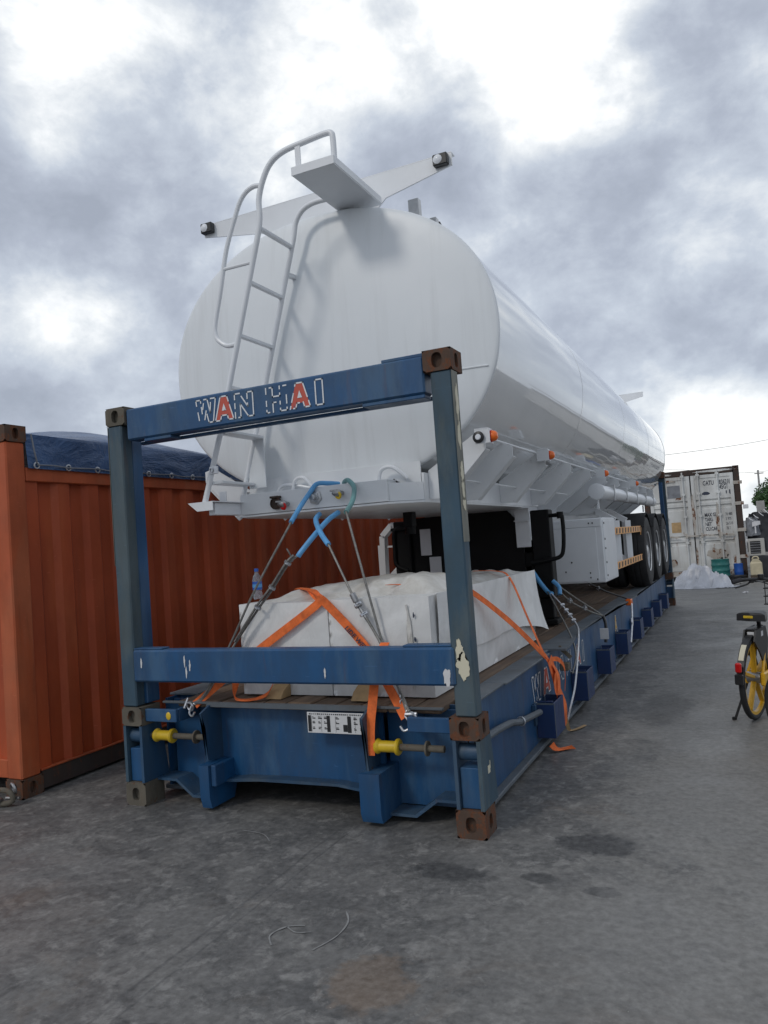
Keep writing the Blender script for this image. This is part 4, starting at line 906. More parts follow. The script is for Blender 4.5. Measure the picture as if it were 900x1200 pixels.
b = B(); rope_tube(b, [(1.162, .365, 1.755), (.90, .285, 1.33), (.70, .270, 1.0), (.56, .16, .70), (.49, .12, .64)], .0075); part('wire', b, 'wire_steel', wa)
b = B(); rope_tube(b, [(1.22, .33, 1.54), (1.164, .29, 1.487), (1.038, .285, 1.336), (.925, .28, 1.215), (.72, .272, .98), (.57, .17, .70), (.50, .12, .63)], .008); part('wire', b, 'wire_steel', wa)
b = B(); rope_tube(b, [(1.20, .30, 1.54), (1.158, .272, 1.495), (1.033, .268, 1.347), (.918, .263, 1.226), (.74, .257, 1.01)], .0075); part('wire', b, 'wire_steel', wa)
b = B(); b.tube(smooth_path([(1.19, .30, 1.50), (1.185, .28, 1.55), (1.17, .27, 1.585)], 4), .005, 6); part('wire_end', b, 'wire_steel', wa)
for p in ((1.161, .281, 1.49), (1.036, .277, 1.341), (.922, .272, 1.22)): clip(wa, p, (.12, .02, .14))
b = B(); b.torus((.47, .11, .62), (.2, 1, .3), .028, .007, 16, 6); b.cyl((.43, .10, .61), (.44, .13, .67), .008, 8); part('shackle', b, 'galvanised', wa)
wb = thing('wire_lashing', 'steel wire in a greenish sleeve with a turnbuckle, down to the right hook', 'wire rope', (2.03, .09, .61), 'steel wire lashings')
b = B(); b.tube(smooth_path([(1.56, .36, 1.78), (1.54, .50, 1.86), (1.50, .61, 1.95), (1.445, .645, 2.003), (1.39, .70, 2.005), (1.34, .78, 2.0)], 6), .016, 10); part('sleeve', b, 'green_sleeve', wb)
b = B(); b.tube(smooth_path([(1.20, .66, 1.80), (1.25, .52, 1.755), (1.35, .40, 1.665), (1.43, .345, 1.59)], 6), .017, 10); part('sleeve', b, 'blue_sleeve', wb)
b = B(); rope_tube(b, [(1.56, .362, 1.785), (1.695, .285, 1.361), (1.79, .275, .978), (1.88, .21, .80), (1.99, .10, .63)], .0075); part('wire', b, 'wire_steel', wb)
b = B(); rope_tube(b, [(1.427, .347, 1.594), (1.587, .285, 1.314), (1.610, .283, 1.275)], .0075); part('wire', b, 'wire_steel', wb)
b = B(); rope_tube(b, [(1.69, .275, 1.14), (1.785, .262, .98), (1.89, .20, .78), (2.01, .09, .63)], .009); part('wire', b, 'wire_steel', wb)
b = B(); b.cyl((1.605, .283, 1.285), (1.628, .283, 1.235), .020, 12); b.tube([(1.628, .283, 1.235), (1.695, .277, 1.13)], .011, 8); b.torus((1.645, .28, 1.21), (.1, 0, -.16), .02, .007, 12, 6); part('turnbuckle', b, 'steel', wb)
for p in ((1.637, .28, 1.222), (1.672, .278, 1.165)): clip(wb, p, (.12, -.01, -.19))
b = B(); b.torus((2.03, .085, .60), (.4, 1, .2), .03, .008, 16, 6); b.cyl((1.99, .08, .62), (2.06, .08, .625), .010, 8)
for k in range(4): b.torus((1.93+.024*k, .15-.018*k, .70-.024*k), (1, (-1)**k, 0), .014, .004, 10, 5)
part('shackle', b, 'galvanised', wb)
wc = thing('wire_lashing', 'bright clipped wire from the black landing leg over the platform edge', 'wire rope', (2.40, 2.35, .1), 'steel wire lashings')
b = B(); b.tube(smooth_path([(1.86, 3.64, 1.19), (1.93, 3.60, 1.09), (2.01, 3.55, 1.0), (2.06, 3.5, .985)], 6), .022, 10); part('sleeve', b, 'blue_sleeve', wc)
b = B(); rope_tube(b, [(2.0, 3.56, 1.02), (2.16, 3.25, .85), (2.345, 2.85, .668), (2.437, 2.55, .55), (2.43, 2.4, .43)], .0075); part('wire', b, 'wire_steel', wc)
b = B(); rope_tube(b, [(2.05, 3.5, .99), (2.19, 3.38, .86), (2.32, 3.24, .72), (2.39, 2.95, .665), (2.438, 2.60, .52), (2.445, 2.38, .33), (2.43, 2.27, .22), (2.40, 2.22, .10)], .009); part('wire', b, 'galvanised', wc)
for p in ((2.17, 3.40, .885), (2.21, 3.365, .84), (2.25, 3.32, .80), (2.285, 3.28, .755)): clip(wc, p, (.14, -.12, -.14))
b = B(); b.bar((2.36, 2.30, .66), (2.445, 2.32, .57), .03, .03); b.box(2.36, 2.43, 2.28, 2.36, .47, .53, .006); part('tensioner', b, 'casting_grey', wc)
wd_ = thing('wire_lashing', 'twin wire lashing with a white tag at the platform edge under the toolbox', 'wire rope', (2.39, 4.2, .5), 'steel wire lashings')
b = B(); b.tube(smooth_path([(2.05, 3.62, 1.10), (2.11, 3.60, 1.04), (2.12, 3.56, .97)], 6), .02, 10); part('sleeve', b, 'blue_sleeve', wd_)
b = B(); rope_tube(b, [(2.08, 3.6, 1.07), (2.20, 3.9, .90), (2.35, 4.3, .70), (2.385, 4.38, .64)], .008); rope_tube(b, [(2.10, 3.58, 1.02), (2.18, 3.75, .88), (2.30, 4.10, .74), (2.375, 4.36, .66), (2.40, 4.3, .58)], .008); part('wire', b, 'wire_steel', wd_)
for p in ((2.17, 3.74, .90), (2.26, 3.98, .80)): clip(wd_, p, (.1, .3, -.15))
b = B(); b.tube(smooth_path([(2.37, 4.36, .67), (2.40, 4.30, .60), (2.405, 4.26, .5), (2.40, 4.22, .42)], 5), .016, 8); part('hook', b, 'black_plastic', wd_)
b = B(); b.box(2.365, 2.45, 4.13, 4.137, .46, .57, .002); part('tag', b, 'sign_white', wd_)
we = thing('wire_lashing', 'wire with an orange hook at the platform edge beside the wheels', 'wire rope', (2.40, 6.2, .66), 'steel wire lashings')
b = B(); rope_tube(b, [(1.9, 5.6, 1.0), (2.15, 5.95, .80), (2.36, 6.25, .67), (2.405, 6.2, .62)], .011); part('wire', b, 'black_plastic', we)
for p in ((2.0, 5.75, .92), (2.08, 5.86, .85)): clip(we, p, (.2, .3, -.15))
b = B(); b.box(2.36, 2.43, 6.08, 6.22, .60, .675, .01); part('hook', b, 'orange_lens', we)
b = B(); rope_tube(b, [(2.43, 6.1, .62), (2.445, 5.9, .42), (2.44, 5.7, .20)], .012); b.torus((2.445, 5.9, .42), (1, 0, 0), .04, .01, 12, 6); part('wire', b, 'galvanised', we)

# ------------------------------------------------------------------ orange container
OX, OY, OL = -.833, -.104, 12.192
oc = thing('orange_container', 'long orange corrugated shipping container with an open top under a blue tarpaulin', 'container', (OX-1.219, OY, 0))
for sx, X0 in ((1, OX), (-1, OX-2.438)):
    for sy, yy0 in ((-1, OY), (1, OY+OL)):
        casting(X0, yy0, H-.118+.004, sx, sy, 'casting_rust' if sx > 0 else 'casting_grey', parent=oc); casting(X0, yy0, 0, sx, sy, 'casting_rust', .13, parent=oc)
        xs = sorted((X0-sx*.006, X0-sx*.15)); ys_ = sorted((yy0-sy*.006, yy0-sy*.165)); b = B(); b.box(*xs, *ys_, .131, H-.116, .010); part('corner_post', b, 'orange_rail', oc)
def corr(x, s, y0, y1, z0, z1):
    b = B(); pts = []; y = y0; p = .292; d = .036
    while y < y1-p:
        pts += [(x, y), (x, y+.104), (x-s*d, y+.146), (x-s*d, y+.250)]; y += p
    pts += [(x, y), (x, y1)]
    A = [b.bm.verts.new((q[0], q[1], z0)) for q in pts]; C = [b.bm.verts.new((q[0], q[1], z1)) for q in pts]
    for i in range(len(pts)-1): b.bm.faces.new((A[i], A[i+1], C[i+1], C[i]))
    return b
for sx, X0 in ((1, OX), (-1, OX-2.438)):
    part('side_panel', corr(X0-sx*.022, sx, OY+.166, OY+OL-.166, .155, 2.235), 'orange_paint', oc, angle=25)
    b = B(); xs = sorted((X0-sx*.004, X0-sx*.10)); b.box(*xs, OY+.166, OY+OL-.166, 2.20, 2.30, .006); part('top_rail', b, 'orange_rail', oc)
    b = B(); xs = sorted((X0-sx*.008, X0-sx*.07)); b.box(*xs, OY+.18, OY+OL-.18, .02, .150, .004); part('bottom_rail', b, 'dark_rust', oc)
    b = B(); xs = sorted((X0-sx*.002, X0-sx*.045)); b.box(*xs, OY+.17, OY+OL-.17, .1505, .162, .002); part('bottom_lip', b, 'orange_rail', oc)
b = B(); b.box(OX-2.28, OX-.156, OY+.02, OY+.14, .132, .26, .006); b.box(OX-2.28, OX-.156, OY+.02, OY+.14, 2.44, H-.02, .006); part('end_sill', b, 'orange_rail', oc)
b = B()
pts = []; x = OX-.16
while x > OX-2.2: pts += [(x, OY+.05), (x-.1, OY+.05), (x-.14, OY+.09), (x-.24, OY+.09)]; x -= .28
for i in range(len(pts)-1): b.bm.faces.new([b.bm.verts.new((pts[i][0], pts[i][1], .26)), b.bm.verts.new((pts[i+1][0], pts[i+1][1], .26)), b.bm.verts.new((pts[i+1][0], pts[i+1][1], 2.44)), b.bm.verts.new((pts[i][0], pts[i][1], 2.44))])
part('end_panel', b, 'orange_paint', oc, angle=25)
b = B(); b.box(OX-2.35, OX-.09, OY+.2, OY+OL-.2, .15, .20, 0); part('floor', b, 'dark_rust', oc)
# tarpaulin
tp = thing('tarpaulin', 'dark blue tarpaulin stretched over the orange container and laced along its edge', 'tarpaulin', (OX-1.2, OY, 2.29))
def tarp_top(y): 
    hgt = .26+.10*math.sin((y-.1)/2.35*math.pi)**2
    return hgt
def tarp_f(u, v):
    y = OY+.17+11.85*u
    w = noise.fractal(Vector((y*.9, v*3, 2)), 1, 2, 5); w2 = noise.noise(Vector((y*2.6, v*5, 7)))
    if v < .28:      # hanging side flap
        k = v/.28; x = OX+.006+.010*(1-k)+.018*w*k*(1-k)*4+.010*w2*k; z = 2.292+.255*k
        return Vector((x, y, z))
    k = (v-.28)/.72; q_ = max(0, min(1, (y-.05)/1.3)); hgt = (.03+.24*q_*q_*(3-2*q_))*(1-.45*max(0, min(1, (y-1.7)/.7)))+.03*math.sin(y*2.4)*q_
    x = OX-.0-2.43*k; z = 2.547+hgt*math.sin(math.pi*min(1, k*1.0))**.8+.02*w
    return Vector((x, y, z))
b = B(); b.grid(tarp_f, 170, 40); tb_ = part('tarp_sheet', b, 'tarp_blue', tp, angle=80)
b = B(); b.torus((OX+.020, OY+.24, 2.315), (1, 0, 0), .021, .006, 14, 6); ey = part('eyelet', b, 'galvanised', tp)
for k in range(1, 40): dup_part(ey, (0, k*.29, 0))
b = B(); b.tube([(OX+.024, OY+.20, 2.54), (OX+.026, OY+.22, 2.42), (OX+.026, OY+.24, 2.335)], .006, 6); b.tube([(OX+.028, OY+.24+k*.145, 2.318+.006*math.sin(k*2.1)) for k in range(80)], .005, 6); part('lacing_rope', b, 'cloth_grey', tp)
# rusty shackle at the foot
sh = thing('chain_shackle', 'rusty steel shackle and chain links lying at the foot of the orange container', 'shackle', (-.80, -.22, 0))
b = B(); b.tube(smooth_path([(-1.10, -.30, .07), (-.98, -.27, .10), (-.86, -.24, .11), (-.80, -.225, .09), (-.79, -.22, .04), (-.85, -.24, .02), (-1.0, -.28, .02)], 5), .018, 10); part('bow', b, 'casting_grey', sh)
b = B(); b.torus((-.80, -.20, .115), (.4, 1, .3), .033, .010, 16, 8); b.cyl((-.86, -.21, .05), (-.76, -.19, .05), .012, 8); b.torus((-.92, -.26, .055), (.2, .4, 1), .05, .014, 16, 8); part('link', b, 'steel', sh)

# ------------------------------------------------------------------ white container behind
WX0, WX1, WY = 1.312, 3.75, 18.5
wc_ = thing('white_container', 'rust streaked white shipping container with closed doors beyond the wheels', 'container', (2.5, WY, 0))
HW = 2.896
b = B(); b.box(WX0, WX0+.14, WY, WY+.14, .13, HW-.119, .006); b.box(WX1-.14, WX1, WY, WY+.14, .13, HW-.119, .006); parts('corner_post', b, 'dark_rust', wc_)
b = B(); b.box(WX0+.165, WX1-.165, WY+.01, WY+.14, HW-.16, HW-.01, .006); part('door_header', b, 'dark_rust', wc_)
b = B(); b.box(WX0+.165, WX1-.165, WY+.01, WY+.14, .02, .16, .006); part('door_sill', b, 'white_container_rust', wc_)
for x, sx in ((WX0, -1), (WX1, 1)): casting(x, WY-.004, HW-.118, sx, -1, 'dark_rust', parent=wc_); casting(x, WY-.004, 0, sx, -1, 'dark_rust', parent=wc_)
b = corr(WX1-.03, 1, WY+.141, WY+6, .1, HW-.05); part('side_panel', b, 'white_container', wc_, angle=25)
b = corr(WX0+.03, -1, WY+.141, WY+6, .1, HW-.05); part('side_panel', b, 'white_container', wc_, angle=25)
b = B(); b.box(WX0+.03, WX1-.03, WY+.15, WY+6, HW-.05, HW-.03, 0); b.box(WX0+.03, WX1-.03, WY+6, WY+6.05, .1, HW-.05, 0); part('roof', b, 'white_container_rust', wc_)
mid = (WX0+WX1)/2
def door(x0, x1, wear):
    b = B(); d = .04; z0, z1 = .17, HW-.17
    # pressed panel: flat fields and deep horizontal channels
    prof = [(z0, 0)]
    for zc in (.98, 1.93): prof += [(zc-.13, 0), (zc-.10, d), (zc-.045, d), (zc-.02, .004), (zc+.05, .004), (zc+.08, d), (zc+.11, d), (zc+.14, 0)]
    prof += [(z1, 0)]
    A = [b.bm.verts.new((x0+.09, WY+.03+q[1], q[0])) for q in prof]; C = [b.bm.verts.new((x1-.09, WY+.03+q[1], q[0])) for q in prof]
    for i in range(len(prof)-1): b.bm.faces.new((A[i], C[i], C[i+1], A[i+1]))
    b.box(x0+.012, x0+.10, WY+.012, WY+.09, z0, z1, .004); b.box(x1-.10, x1-.012, WY+.012, WY+.09, z0, z1, .004); b.box(x0+.10, x1-.10, WY+.013, WY+.09, z1-.09, z1, .003); b.box(x0+.10, x1-.10, WY+.013, WY+.09, z0, z0+.08, .003)
    D = part('door', b, wear, wc_, angle=25)
    b = B(); b.box(x0+.002, x0+.0115, WY+.02, WY+.08, z0-.01, z1+.01, 0); b.box(x1-.0115, x1-.002, WY+.02, WY+.08, z0-.01, z1+.01, 0); part('door_gasket', b, 'mark_black', D)
    for xb in ((x0+.19, x0+.67) if wear == 'white_container' and x0 > mid-.1 else (x1-.67, x1-.19)):
        b = B(); b.cyl((xb, WY-.025, .10), (xb, WY-.025, HW-.06), .020, 10)
        for z in (.12, .9, 1.6, 2.2, HW-.2): b.box(xb-.045, xb+.045, WY-.044, WY+.012, z, z+.06, .004)
        part('lock_bar', b, 'white_container', D)
        b = B(); b.bar((xb, WY-.055, 1.12), (xb+.30, WY-.055, 1.10), .02, .035); b.box(xb-.03, xb+.03, WY-.06, WY-.045, 1.06, 1.18, .003); part('bar_handle', b, 'white_container_rust', D)
    return D
D1 = door(WX0+.145, mid-.004, 'white_container'); D2 = door(mid+.004, WX1-.145, 'white_container')
b = B()
for z in (.45, 1.15, 1.85, 2.4):
    b.box(WX1-.16, WX1+.05, WY-.02, WY-.002, z, z+.09, .004)
parts('hinge', b, 'white_container_rust', wc_)
b = B()
b.prism(ragged(mid+.02, 1.7, .04, .55, 2), 'y', WY+.010, WY+.008); b.prism(ragged(mid+.62, 1.45, .05, .42, 6), 'y', WY+.026, WY+.024); b.prism(ragged(mid+.55, .60, .24, .15, 9), 'y', WY+.028, WY+.025); b.prism(ragged(mid+.95, .4, .05, .15, 12), 'y', WY+.028, WY+.025)
b.prism(ragged(mid+.03, .5, .03, .3, 14), 'y', WY+.010, WY+.008); b.prism(ragged(WX0+.55, .40, .2, .1, 21), 'y', WY+.028, WY+.025); b.prism(ragged(WX0+.6, 2.62, .25, .035, 25), 'y', WY+.008, WY+.006)
parts('rust_patch', b, 'white_container_rust', wc_)
b = B(); b.prism(ragged(mid+.6, 2.815, .42, .03, 31), 'y', WY+.008, WY+.005); b.prism(ragged(WX0+.5, 2.80, .24, .03, 35), 'y', WY+.008, WY+.005); parts('paint_remnant', b, 'white_container', wc_)
def mark(s, x, z, size, sx=.62, m='stencil_ink', bold=.004): part('marking', place(text_bm(s, size, .001, bold), Matrix.Translation((x, WY+.027, z)) @ FACE_MINUS_Y @ Matrix.Diagonal((sx, 1, 1, 1))), m, D2)
mark('GATU', mid+.31, 2.44, .17, .6); mark('836218', mid+.715, 2.44, .17, .55); mark('45G1', mid+.715, 2.31, .17, .55)
for i, s_ in enumerate(('MAX GR', 'TARE', 'NET', 'CU.CAP')): mark(s_, mid+.29, 1.60-i*.125, .135, .62)
for i, s_ in enumerate(('30 480', '3 970', '26 510', '76.3')): mark(s_, mid+.80, 1.60-i*.125, .11, .55, 'stencil_ink', .001)
b = B(); b.box(mid+.86, mid+.885, WY+.025, WY+.0265, 2.18, 2.26, 0); b.prism(ragged(mid+.99, 2.22, .06, .06, 41), 'y', WY+.0265, WY+.025); b.prism(ragged(mid+.37, 2.22, .09, .04, 44), 'y', WY+.0265, WY+.025); parts('emblem', b, 'mark_dark', D2)
b = B(); b.box(WX0+.62, WX0+.95, WY+.024, WY+.028, 2.16, 2.50, 0); part('mesh_patch', b, 'cloth_grey', D1)
b = B(); b.box(WX0+.66, WX0+.90, WY+.024, WY+.028, 1.22, 1.50, 0); part('brown_patch', b, 'wood_new', D1)

for o in [wc_]: o.location.z += .10
for k, (x, lab) in enumerate(((1.45, 'left'), (3.61, 'right'))):
    b = B(); b.box(x-.13, x+.13, WY-.05, WY+1.2, 0, .098, .006); solo('timber_block', b, 'bark', 'dark timber block under the %s corner of the white container' % lab, 'timber block')
# ------------------------------------------------------------------ clutter near the white container
hp = B()
def heap(u, v):
    a = 2*math.pi*u; r = v; q = noise.noise(Vector((math.cos(a)*1.6, math.sin(a)*1.6, 1)))
    x = 2.66+(.74 if math.cos(a) > 0 else .60)*(1+.15*q)*r*math.cos(a); y = 16.2+.5*(1+.2*q)*r*math.sin(a)
    f = noise.fractal(Vector((x*3.2, y*3.2, .5)), 1, 2, 5); rd = 1-abs(noise.noise(Vector((x*3.5+y*1.5, y*3-x, 2.5))))
    env = max(0, 1-r)**.75
    rd2 = 1-abs(noise.noise(Vector((x*7-y*3, y*6+x*2, 6.5))))
    z = .34*env+.22*math.exp(-((x-2.60)**2/.09+(y-16.3)**2/.06))+(.22*f+.50*(rd-.65)+.28*(rd2-.65))*min(1, env*1.8)*(.25+.9*r)
    return Vector((x+.05*f*r, y+.05*f*(1-r), max(.006, z) if r < .985 else .006))
hp.grid(heap, 90, 40); bmesh.ops.remove_doubles(hp.bm, verts=hp.bm.verts, dist=.0005)
solo('tarp_heap', hp, 'silver_sheet', 'crumpled heap of silver grey sheeting on the concrete before the white container', 'sheeting', (2.7, 16.2, 0), angle=55)
b = B(); b.grid(lambda u, v: Vector((3.05+.5*u, 15.7+.5*v, .01+.03*abs(noise.fractal(Vector((u*4, v*4, 3)), 1, 2, 4)))), 14, 12); solo('cloth_scrap', b, 'silver_sheet', 'flat scrap of grey sheeting beside the silver heap', 'sheeting', angle=60)
def drum(name, label, cat, x, y, r, h, m, ribs=3, lidm=None):
    t = thing(name, label, cat, (x, y, 0)); prof = [(0, 0), (r*.96, 0), (r, .02)]
    for k in range(ribs):
        z = h*(k+1)/(ribs+1); prof += [(r, z-.03), (r*1.05, z-.012), (r*1.05, z+.012), (r, z+.03)]
    prof += [(r, h-.02), (r*1.03, h-.01), (r*1.03, h), (r*.95, h), (r*.93, h-.02), (0, h-.02)]
    b = B(); b.lathe(prof, (x, y, 0), (0, 0, 1), 28); part('drum_body', b, m, t)
    b = B(); b.lathe([(0, 0), (r*.2, 0), (r*.2, .02), (0, .02)], (x+.4*r, y, h-.018), (0, 0, 1), 12); part('drum_cap', b, lidm or 'black_plastic', t); return t
drum('plastic_drum', 'ribbed teal plastic drum in front of the white container', 'drum', 3.12, 17.9, .215, .575, 'teal_plastic')
drum('plastic_drum', 'small bright blue drum standing on a black tub by the container corner', 'drum', 3.535, 18.15, .11, .43, 'barrel_blue', 1)
b = B(); b.lathe([(0, 0), (.17, 0), (.20, .14), (.215, .15), (.21, .16), (.19, .155), (.16, .02), (0, .02)], (3.50, 17.65, 0), (0, 0, 1), 24); solo('rubber_tub', b, 'black_plastic', 'low black tub beside the teal drum', 'tub', (3.50, 17.65, 0))
jc = thing('jerry_can', 'cream plastic jerrycan on the concrete at the right of the white container', 'jerrycan', (3.98, 20.9, 0))
b = B(); b.box(3.84, 4.12, 20.75, 21.0, 0, .34, .03); b.prism([(3.86, .34), (4.10, .34), (4.03, .42), (3.92, .42)], 'y', 20.78, 20.97); part('can_body', b, 'cream_plastic', jc)
b = B(); b.tube(smooth_path([(3.90, 20.87, .41), (3.93, 20.87, .47), (4.02, 20.87, .47), (4.05, 20.87, .41)], 5), .016, 8); part('handle', b, 'cream_plastic', jc)
ac = thing('air_conditioner', 'pale metal air conditioner casing with a dark grille at the container side', 'air conditioner', (4.02, 21.5, .45))
b = B(); b.box(3.82, 4.25, 21.35, 21.65, .46, .95, .012); part('casing', b, 'beige_metal', ac)
b = B(); b.box(3.87, 4.14, 21.338, 21.349, .52, .88, .004); part('grille', b, 'mark_black', ac)
b = B()
for k in range(5): b.box(3.87, 4.14, 21.331, 21.337, .55+k*.07, .558+k*.07, 0)
parts('grille_bar', b, 'rim_grey', ac)
b = B(); b.box(3.82, 4.3, 18.30, 18.75, 0, .58, .01); solo('wooden_box', b, 'cloth_dark', 'dark crate standing under the air conditioner casing', 'crate')
def drape(cx, cy, w, d, z0, z1, seed):
    def fn(u, v):
        a = math.pi*(u*1.1-.05); x = cx-w/2*math.cos(a)*(1-.25*v**2); y = cy-d*math.sin(a)*(1-.35*v)
        z = z0+(z1-z0)*v+.05*noise.noise(Vector((u*4, v*3, seed))); n = noise.fractal(Vector((u*6, v*2.2, seed)), 1, 2, 4)*.06; return Vector((x+n, y-n, z))
    b = B(); b.grid(fn, 30, 20); return b
cl = thing('covered_bundle', 'dark covered bundle with striped black and white cloths heaped beside the white container', 'bundle', (4.2, 21.4, 0))
part('dark_cover', drape(4.25, 22.0, .9, .5, .45, 1.62, 3), 'cloth_dark', cl, angle=80)
part('grey_cover', drape(3.99, 21.6, .36, .12, .95, 1.50, 8), 'cloth_grey', cl, angle=80)
b = B(); b.grid(lambda u, v: Vector((3.98+.22*u, 21.38-.03*math.sin(u*3.1), 1.38-.16*v*(1-.3*u)+.02*noise.noise(Vector((u*3, v*3, 1))))), 10, 8); b.grid(lambda u, v: Vector((4.04+.035*u+.06*(v > .5)*0, 21.37, 1.24-.22*v)), 2, 6); part('white_cloth', b, 'cloth_white', cl, angle=80)
for k in range(7):
    b = B(); b.ribbon(smooth_path([(3.90+.07*k, 21.33, 1.50+.035*k), (3.95+.07*k, 21.30, 1.44+.035*k), (4.02+.07*k, 21.33, 1.40+.03*k)], 4), .03, (0, .3, 1)); part('stripe', b, 'cloth_white' if k % 2 == 0 else 'mark_black', cl)
b = B(); b.box(3.80, 4.1, 17.75, 18.05, 0, .118, .008); solo('low_pallet', b, 'bark', 'low dark board under the cream jerrycan', 'board')
b = B(); b.box(3.77, 3.90, 18.45, 18.48, 1.84, 1.95, .02); solo('rag', b, 'cloth_white', 'upper pale rag caught on the right edge of the white container', 'rag')
b = B(); b.box(3.77, 3.90, 18.45, 18.48, .96, 1.03, .02); solo('rag', b, 'cloth_white', 'lower pale rag caught on the right edge of the white container', 'rag')
for k, (x, y, s) in enumerate(((3.3, 16.8, .3), (3.75, 17.2, .25), (3.62, 14.2, .10))):
    b = B(); b.grid(lambda u, v: Vector((x+s*u+.04*noise.noise(Vector((u*3, v*3, k))), y+s*v, .008+.05*abs(noise.fractal(Vector((u*4, v*4, k)), 1, 2, 3)))), 8, 8)
    solo('litter_scrap', b, ('beige_metal', 'cloth_grey', 'cloth_white')[k], ('pale crumpled scrap on the concrete right of the silver heap', 'grey scrap on the concrete before the jerrycan', 'small white scrap of litter beyond the bicycle saddle')[k], 'litter', angle=60)

def shift(o, off, sc, zs=0):
    o.location = o.location + Vector(off); o.scale = (sc, sc, sc)
shift(jc, (-.03, -3.0, .12), 1.0); shift(ac, (-.03, -3.0, .14), .9); shift(cl, (-.06, -3.0, .28), .88)
# ------------------------------------------------------------------ far background
tre = thing('tree', 'dark green bushy tree behind the white container at the right', 'tree', (5.3, 33, 0))
b = B(); b.tube([(5.3, 33, 0), (5.25, 33, 1.2), (5.35, 33.1, 2.2)], [.16, .13, .08], 8); b.tube([(5.27, 33, 1.2), (4.7, 32.9, 2.3)], [.08, .04], 6); b.tube([(5.3, 33, 1.4), (6.0, 33.1, 2.5)], [.08, .04], 6); part('trunk', b, 'bark', tre)
b = B(); rnd = random.Random(11); cen = [(4.7, 32.9, 2.55, .5), (5.2, 33, 2.85, .62), (5.8, 33.1, 2.75, .6), (5.0, 32.7, 2.1, .5), (5.6, 32.8, 2.2, .55), (6.4, 33.2, 2.6, .7), (4.45, 33, 2.3, .32), (6.1, 33, 3.05, .45)]
for k in range(5200):
    c = cen[rnd.randrange(len(cen))]; d = Vector((rnd.gauss(0, 1), rnd.gauss(0, 1), rnd.gauss(0, 1))).normalized()*c[3]*(rnd.random()**.35); p = Vector(c[:3])+d
    u = Vector((rnd.gauss(0, 1), rnd.gauss(0, 1), rnd.gauss(0, 1))).normalized(); w = u.orthogonal().normalized(); s = rnd.uniform(.04, .085)
    b.bm.faces.new([b.bm.verts.new(q) for q in (p-u*s, p+w*s*.5, p+u*s, p-w*s*.5)])
part('crown', b, 'leaf', tre)
bd = thing('building', 'pale low building behind the tree at the far right', 'building', (6, 40, 0))
b = B(); b.box(4.55, 14, 40, 50, 0, 2.55, .02); part('wall', b, 'pale_wall', bd)
b = B(); b.prism([(4.9, 3.05), (14.2, 3.6), (14.2, 3.75), (4.9, 3.2)], 'y', 39.6, 50.3); b.box(5.1, 14, 40.2, 49.8, 2.55, 3.1, 0); part('roof', b, 'concrete_post', bd)
b = B(); b.box(4.9, 5.4, 39.97, 40.05, 1.2, 2.0, 0); b.box(6.4, 7.0, 39.97, 40.05, 1.2, 2.0, 0); part('window', b, 'mark_dark', bd)
b = B(); b.box(4.22, 4.50, 28, 28.2, 0, 2.2, .01); solo('gate_post', b, 'concrete_post', 'pale grey wall pier seen below the tree at the right', 'pier')
up = thing('utility_pole', 'thin utility pole with a short crossarm far behind the tree', 'utility pole', (5.1, 62, 0))
b = B(); b.cyl((5.02, 62, 0), (5.02, 62, 5.25), .07, 8); part('pole', b, 'concrete_post', up)
b = B(); b.box(4.75, 5.4, 61.95, 62.05, 4.95, 5.03, 0); part('crossarm', b, 'concrete_post', up)
b = B(); b.tube(smooth_path([(-14, 50, 5.0), (-2, 55, 5.55), (5.02, 62, 5.1), (14, 60, 5.9), (30, 58, 7.5)], 8), .014, 5); solo('overhead_wire', b, 'cable', 'thin overhead wire reaching from the utility pole across the pale sky', 'cable')
b = B(); b.tube(smooth_path([(-10, 45, 5.7), (2, 50, 6.2), (10, 54, 7.2), (24, 58, 9)], 8), .014, 5); solo('overhead_wire', b, 'cable', 'upper overhead wire above the white container', 'cable')

# ------------------------------------------------------------------ bicycle (built along +Y, then turned)
bk = thing('bicycle', 'yellow hire bicycle with black saddle and red rear lamp parked at the right edge', 'bicycle', (0, 0, 0))
def bwheel(y):
    b = B(); b.torus((0, y, .325), (1, 0, 0), .302, .023, 48, 10); t = part('tyre', b, 'rubber', bk)
    b = B(); b.lathe([(.262, -.012), (.285, -.014), (.285, .014), (.262, .012), (.262, -.012)], (0, y, .325), (1, 0, 0), 40)
    for k in range(5):
        a = 2*math.pi*k/5+.35; d = Vector((0, math.cos(a), math.sin(a))); c = Vector((0, y, .325)); b.bar(c+d*.03, c+d*.268, .022, .036, Vector((1, 0, 0)))
    part('rim', b, 'bike_yellow', t)
    b = B(); b.cyl((-.05, y, .325), (.05, y, .325), .042, 18); b.cyl((-.075, y, .325), (.075, y, .325), .010, 10); part('hub', b, 'steel', t)
bwheel(0); bwheel(1.02)
b = B(); b.tube([(0, .36, .30), (0, .22, .62)], .024, 12); b.tube(smooth_path([(0, .36, .30), (0, .55, .38), (0, .78, .66), (0, .80, .72)], 6), .034, 12)
for s in (-.06, .06): b.tube([(s*.5, .36, .30), (s, .0, .325)], .014, 8); b.tube([(s*.4, .22, .58), (s, .0, .325)], .012, 8)
part('frame', b, 'bike_yellow', bk)
b = B(); b.tube([(0, .78, .90), (0, .83, .62)], .022, 10)
for s in (-.055, .055): b.tube([(s*.6, .84, .62), (s, .90, .58), (s, 1.02, .325)], .014, 8)
part('fork', b, 'bike_yellow', bk)
b = B(); b.box(-.075, -.045, .0, .40, .27, .36, .014); b.box(.05, .085, -.03, .42, .265, .37, .014); part('chain_case', b, 'bike_yellow', bk)
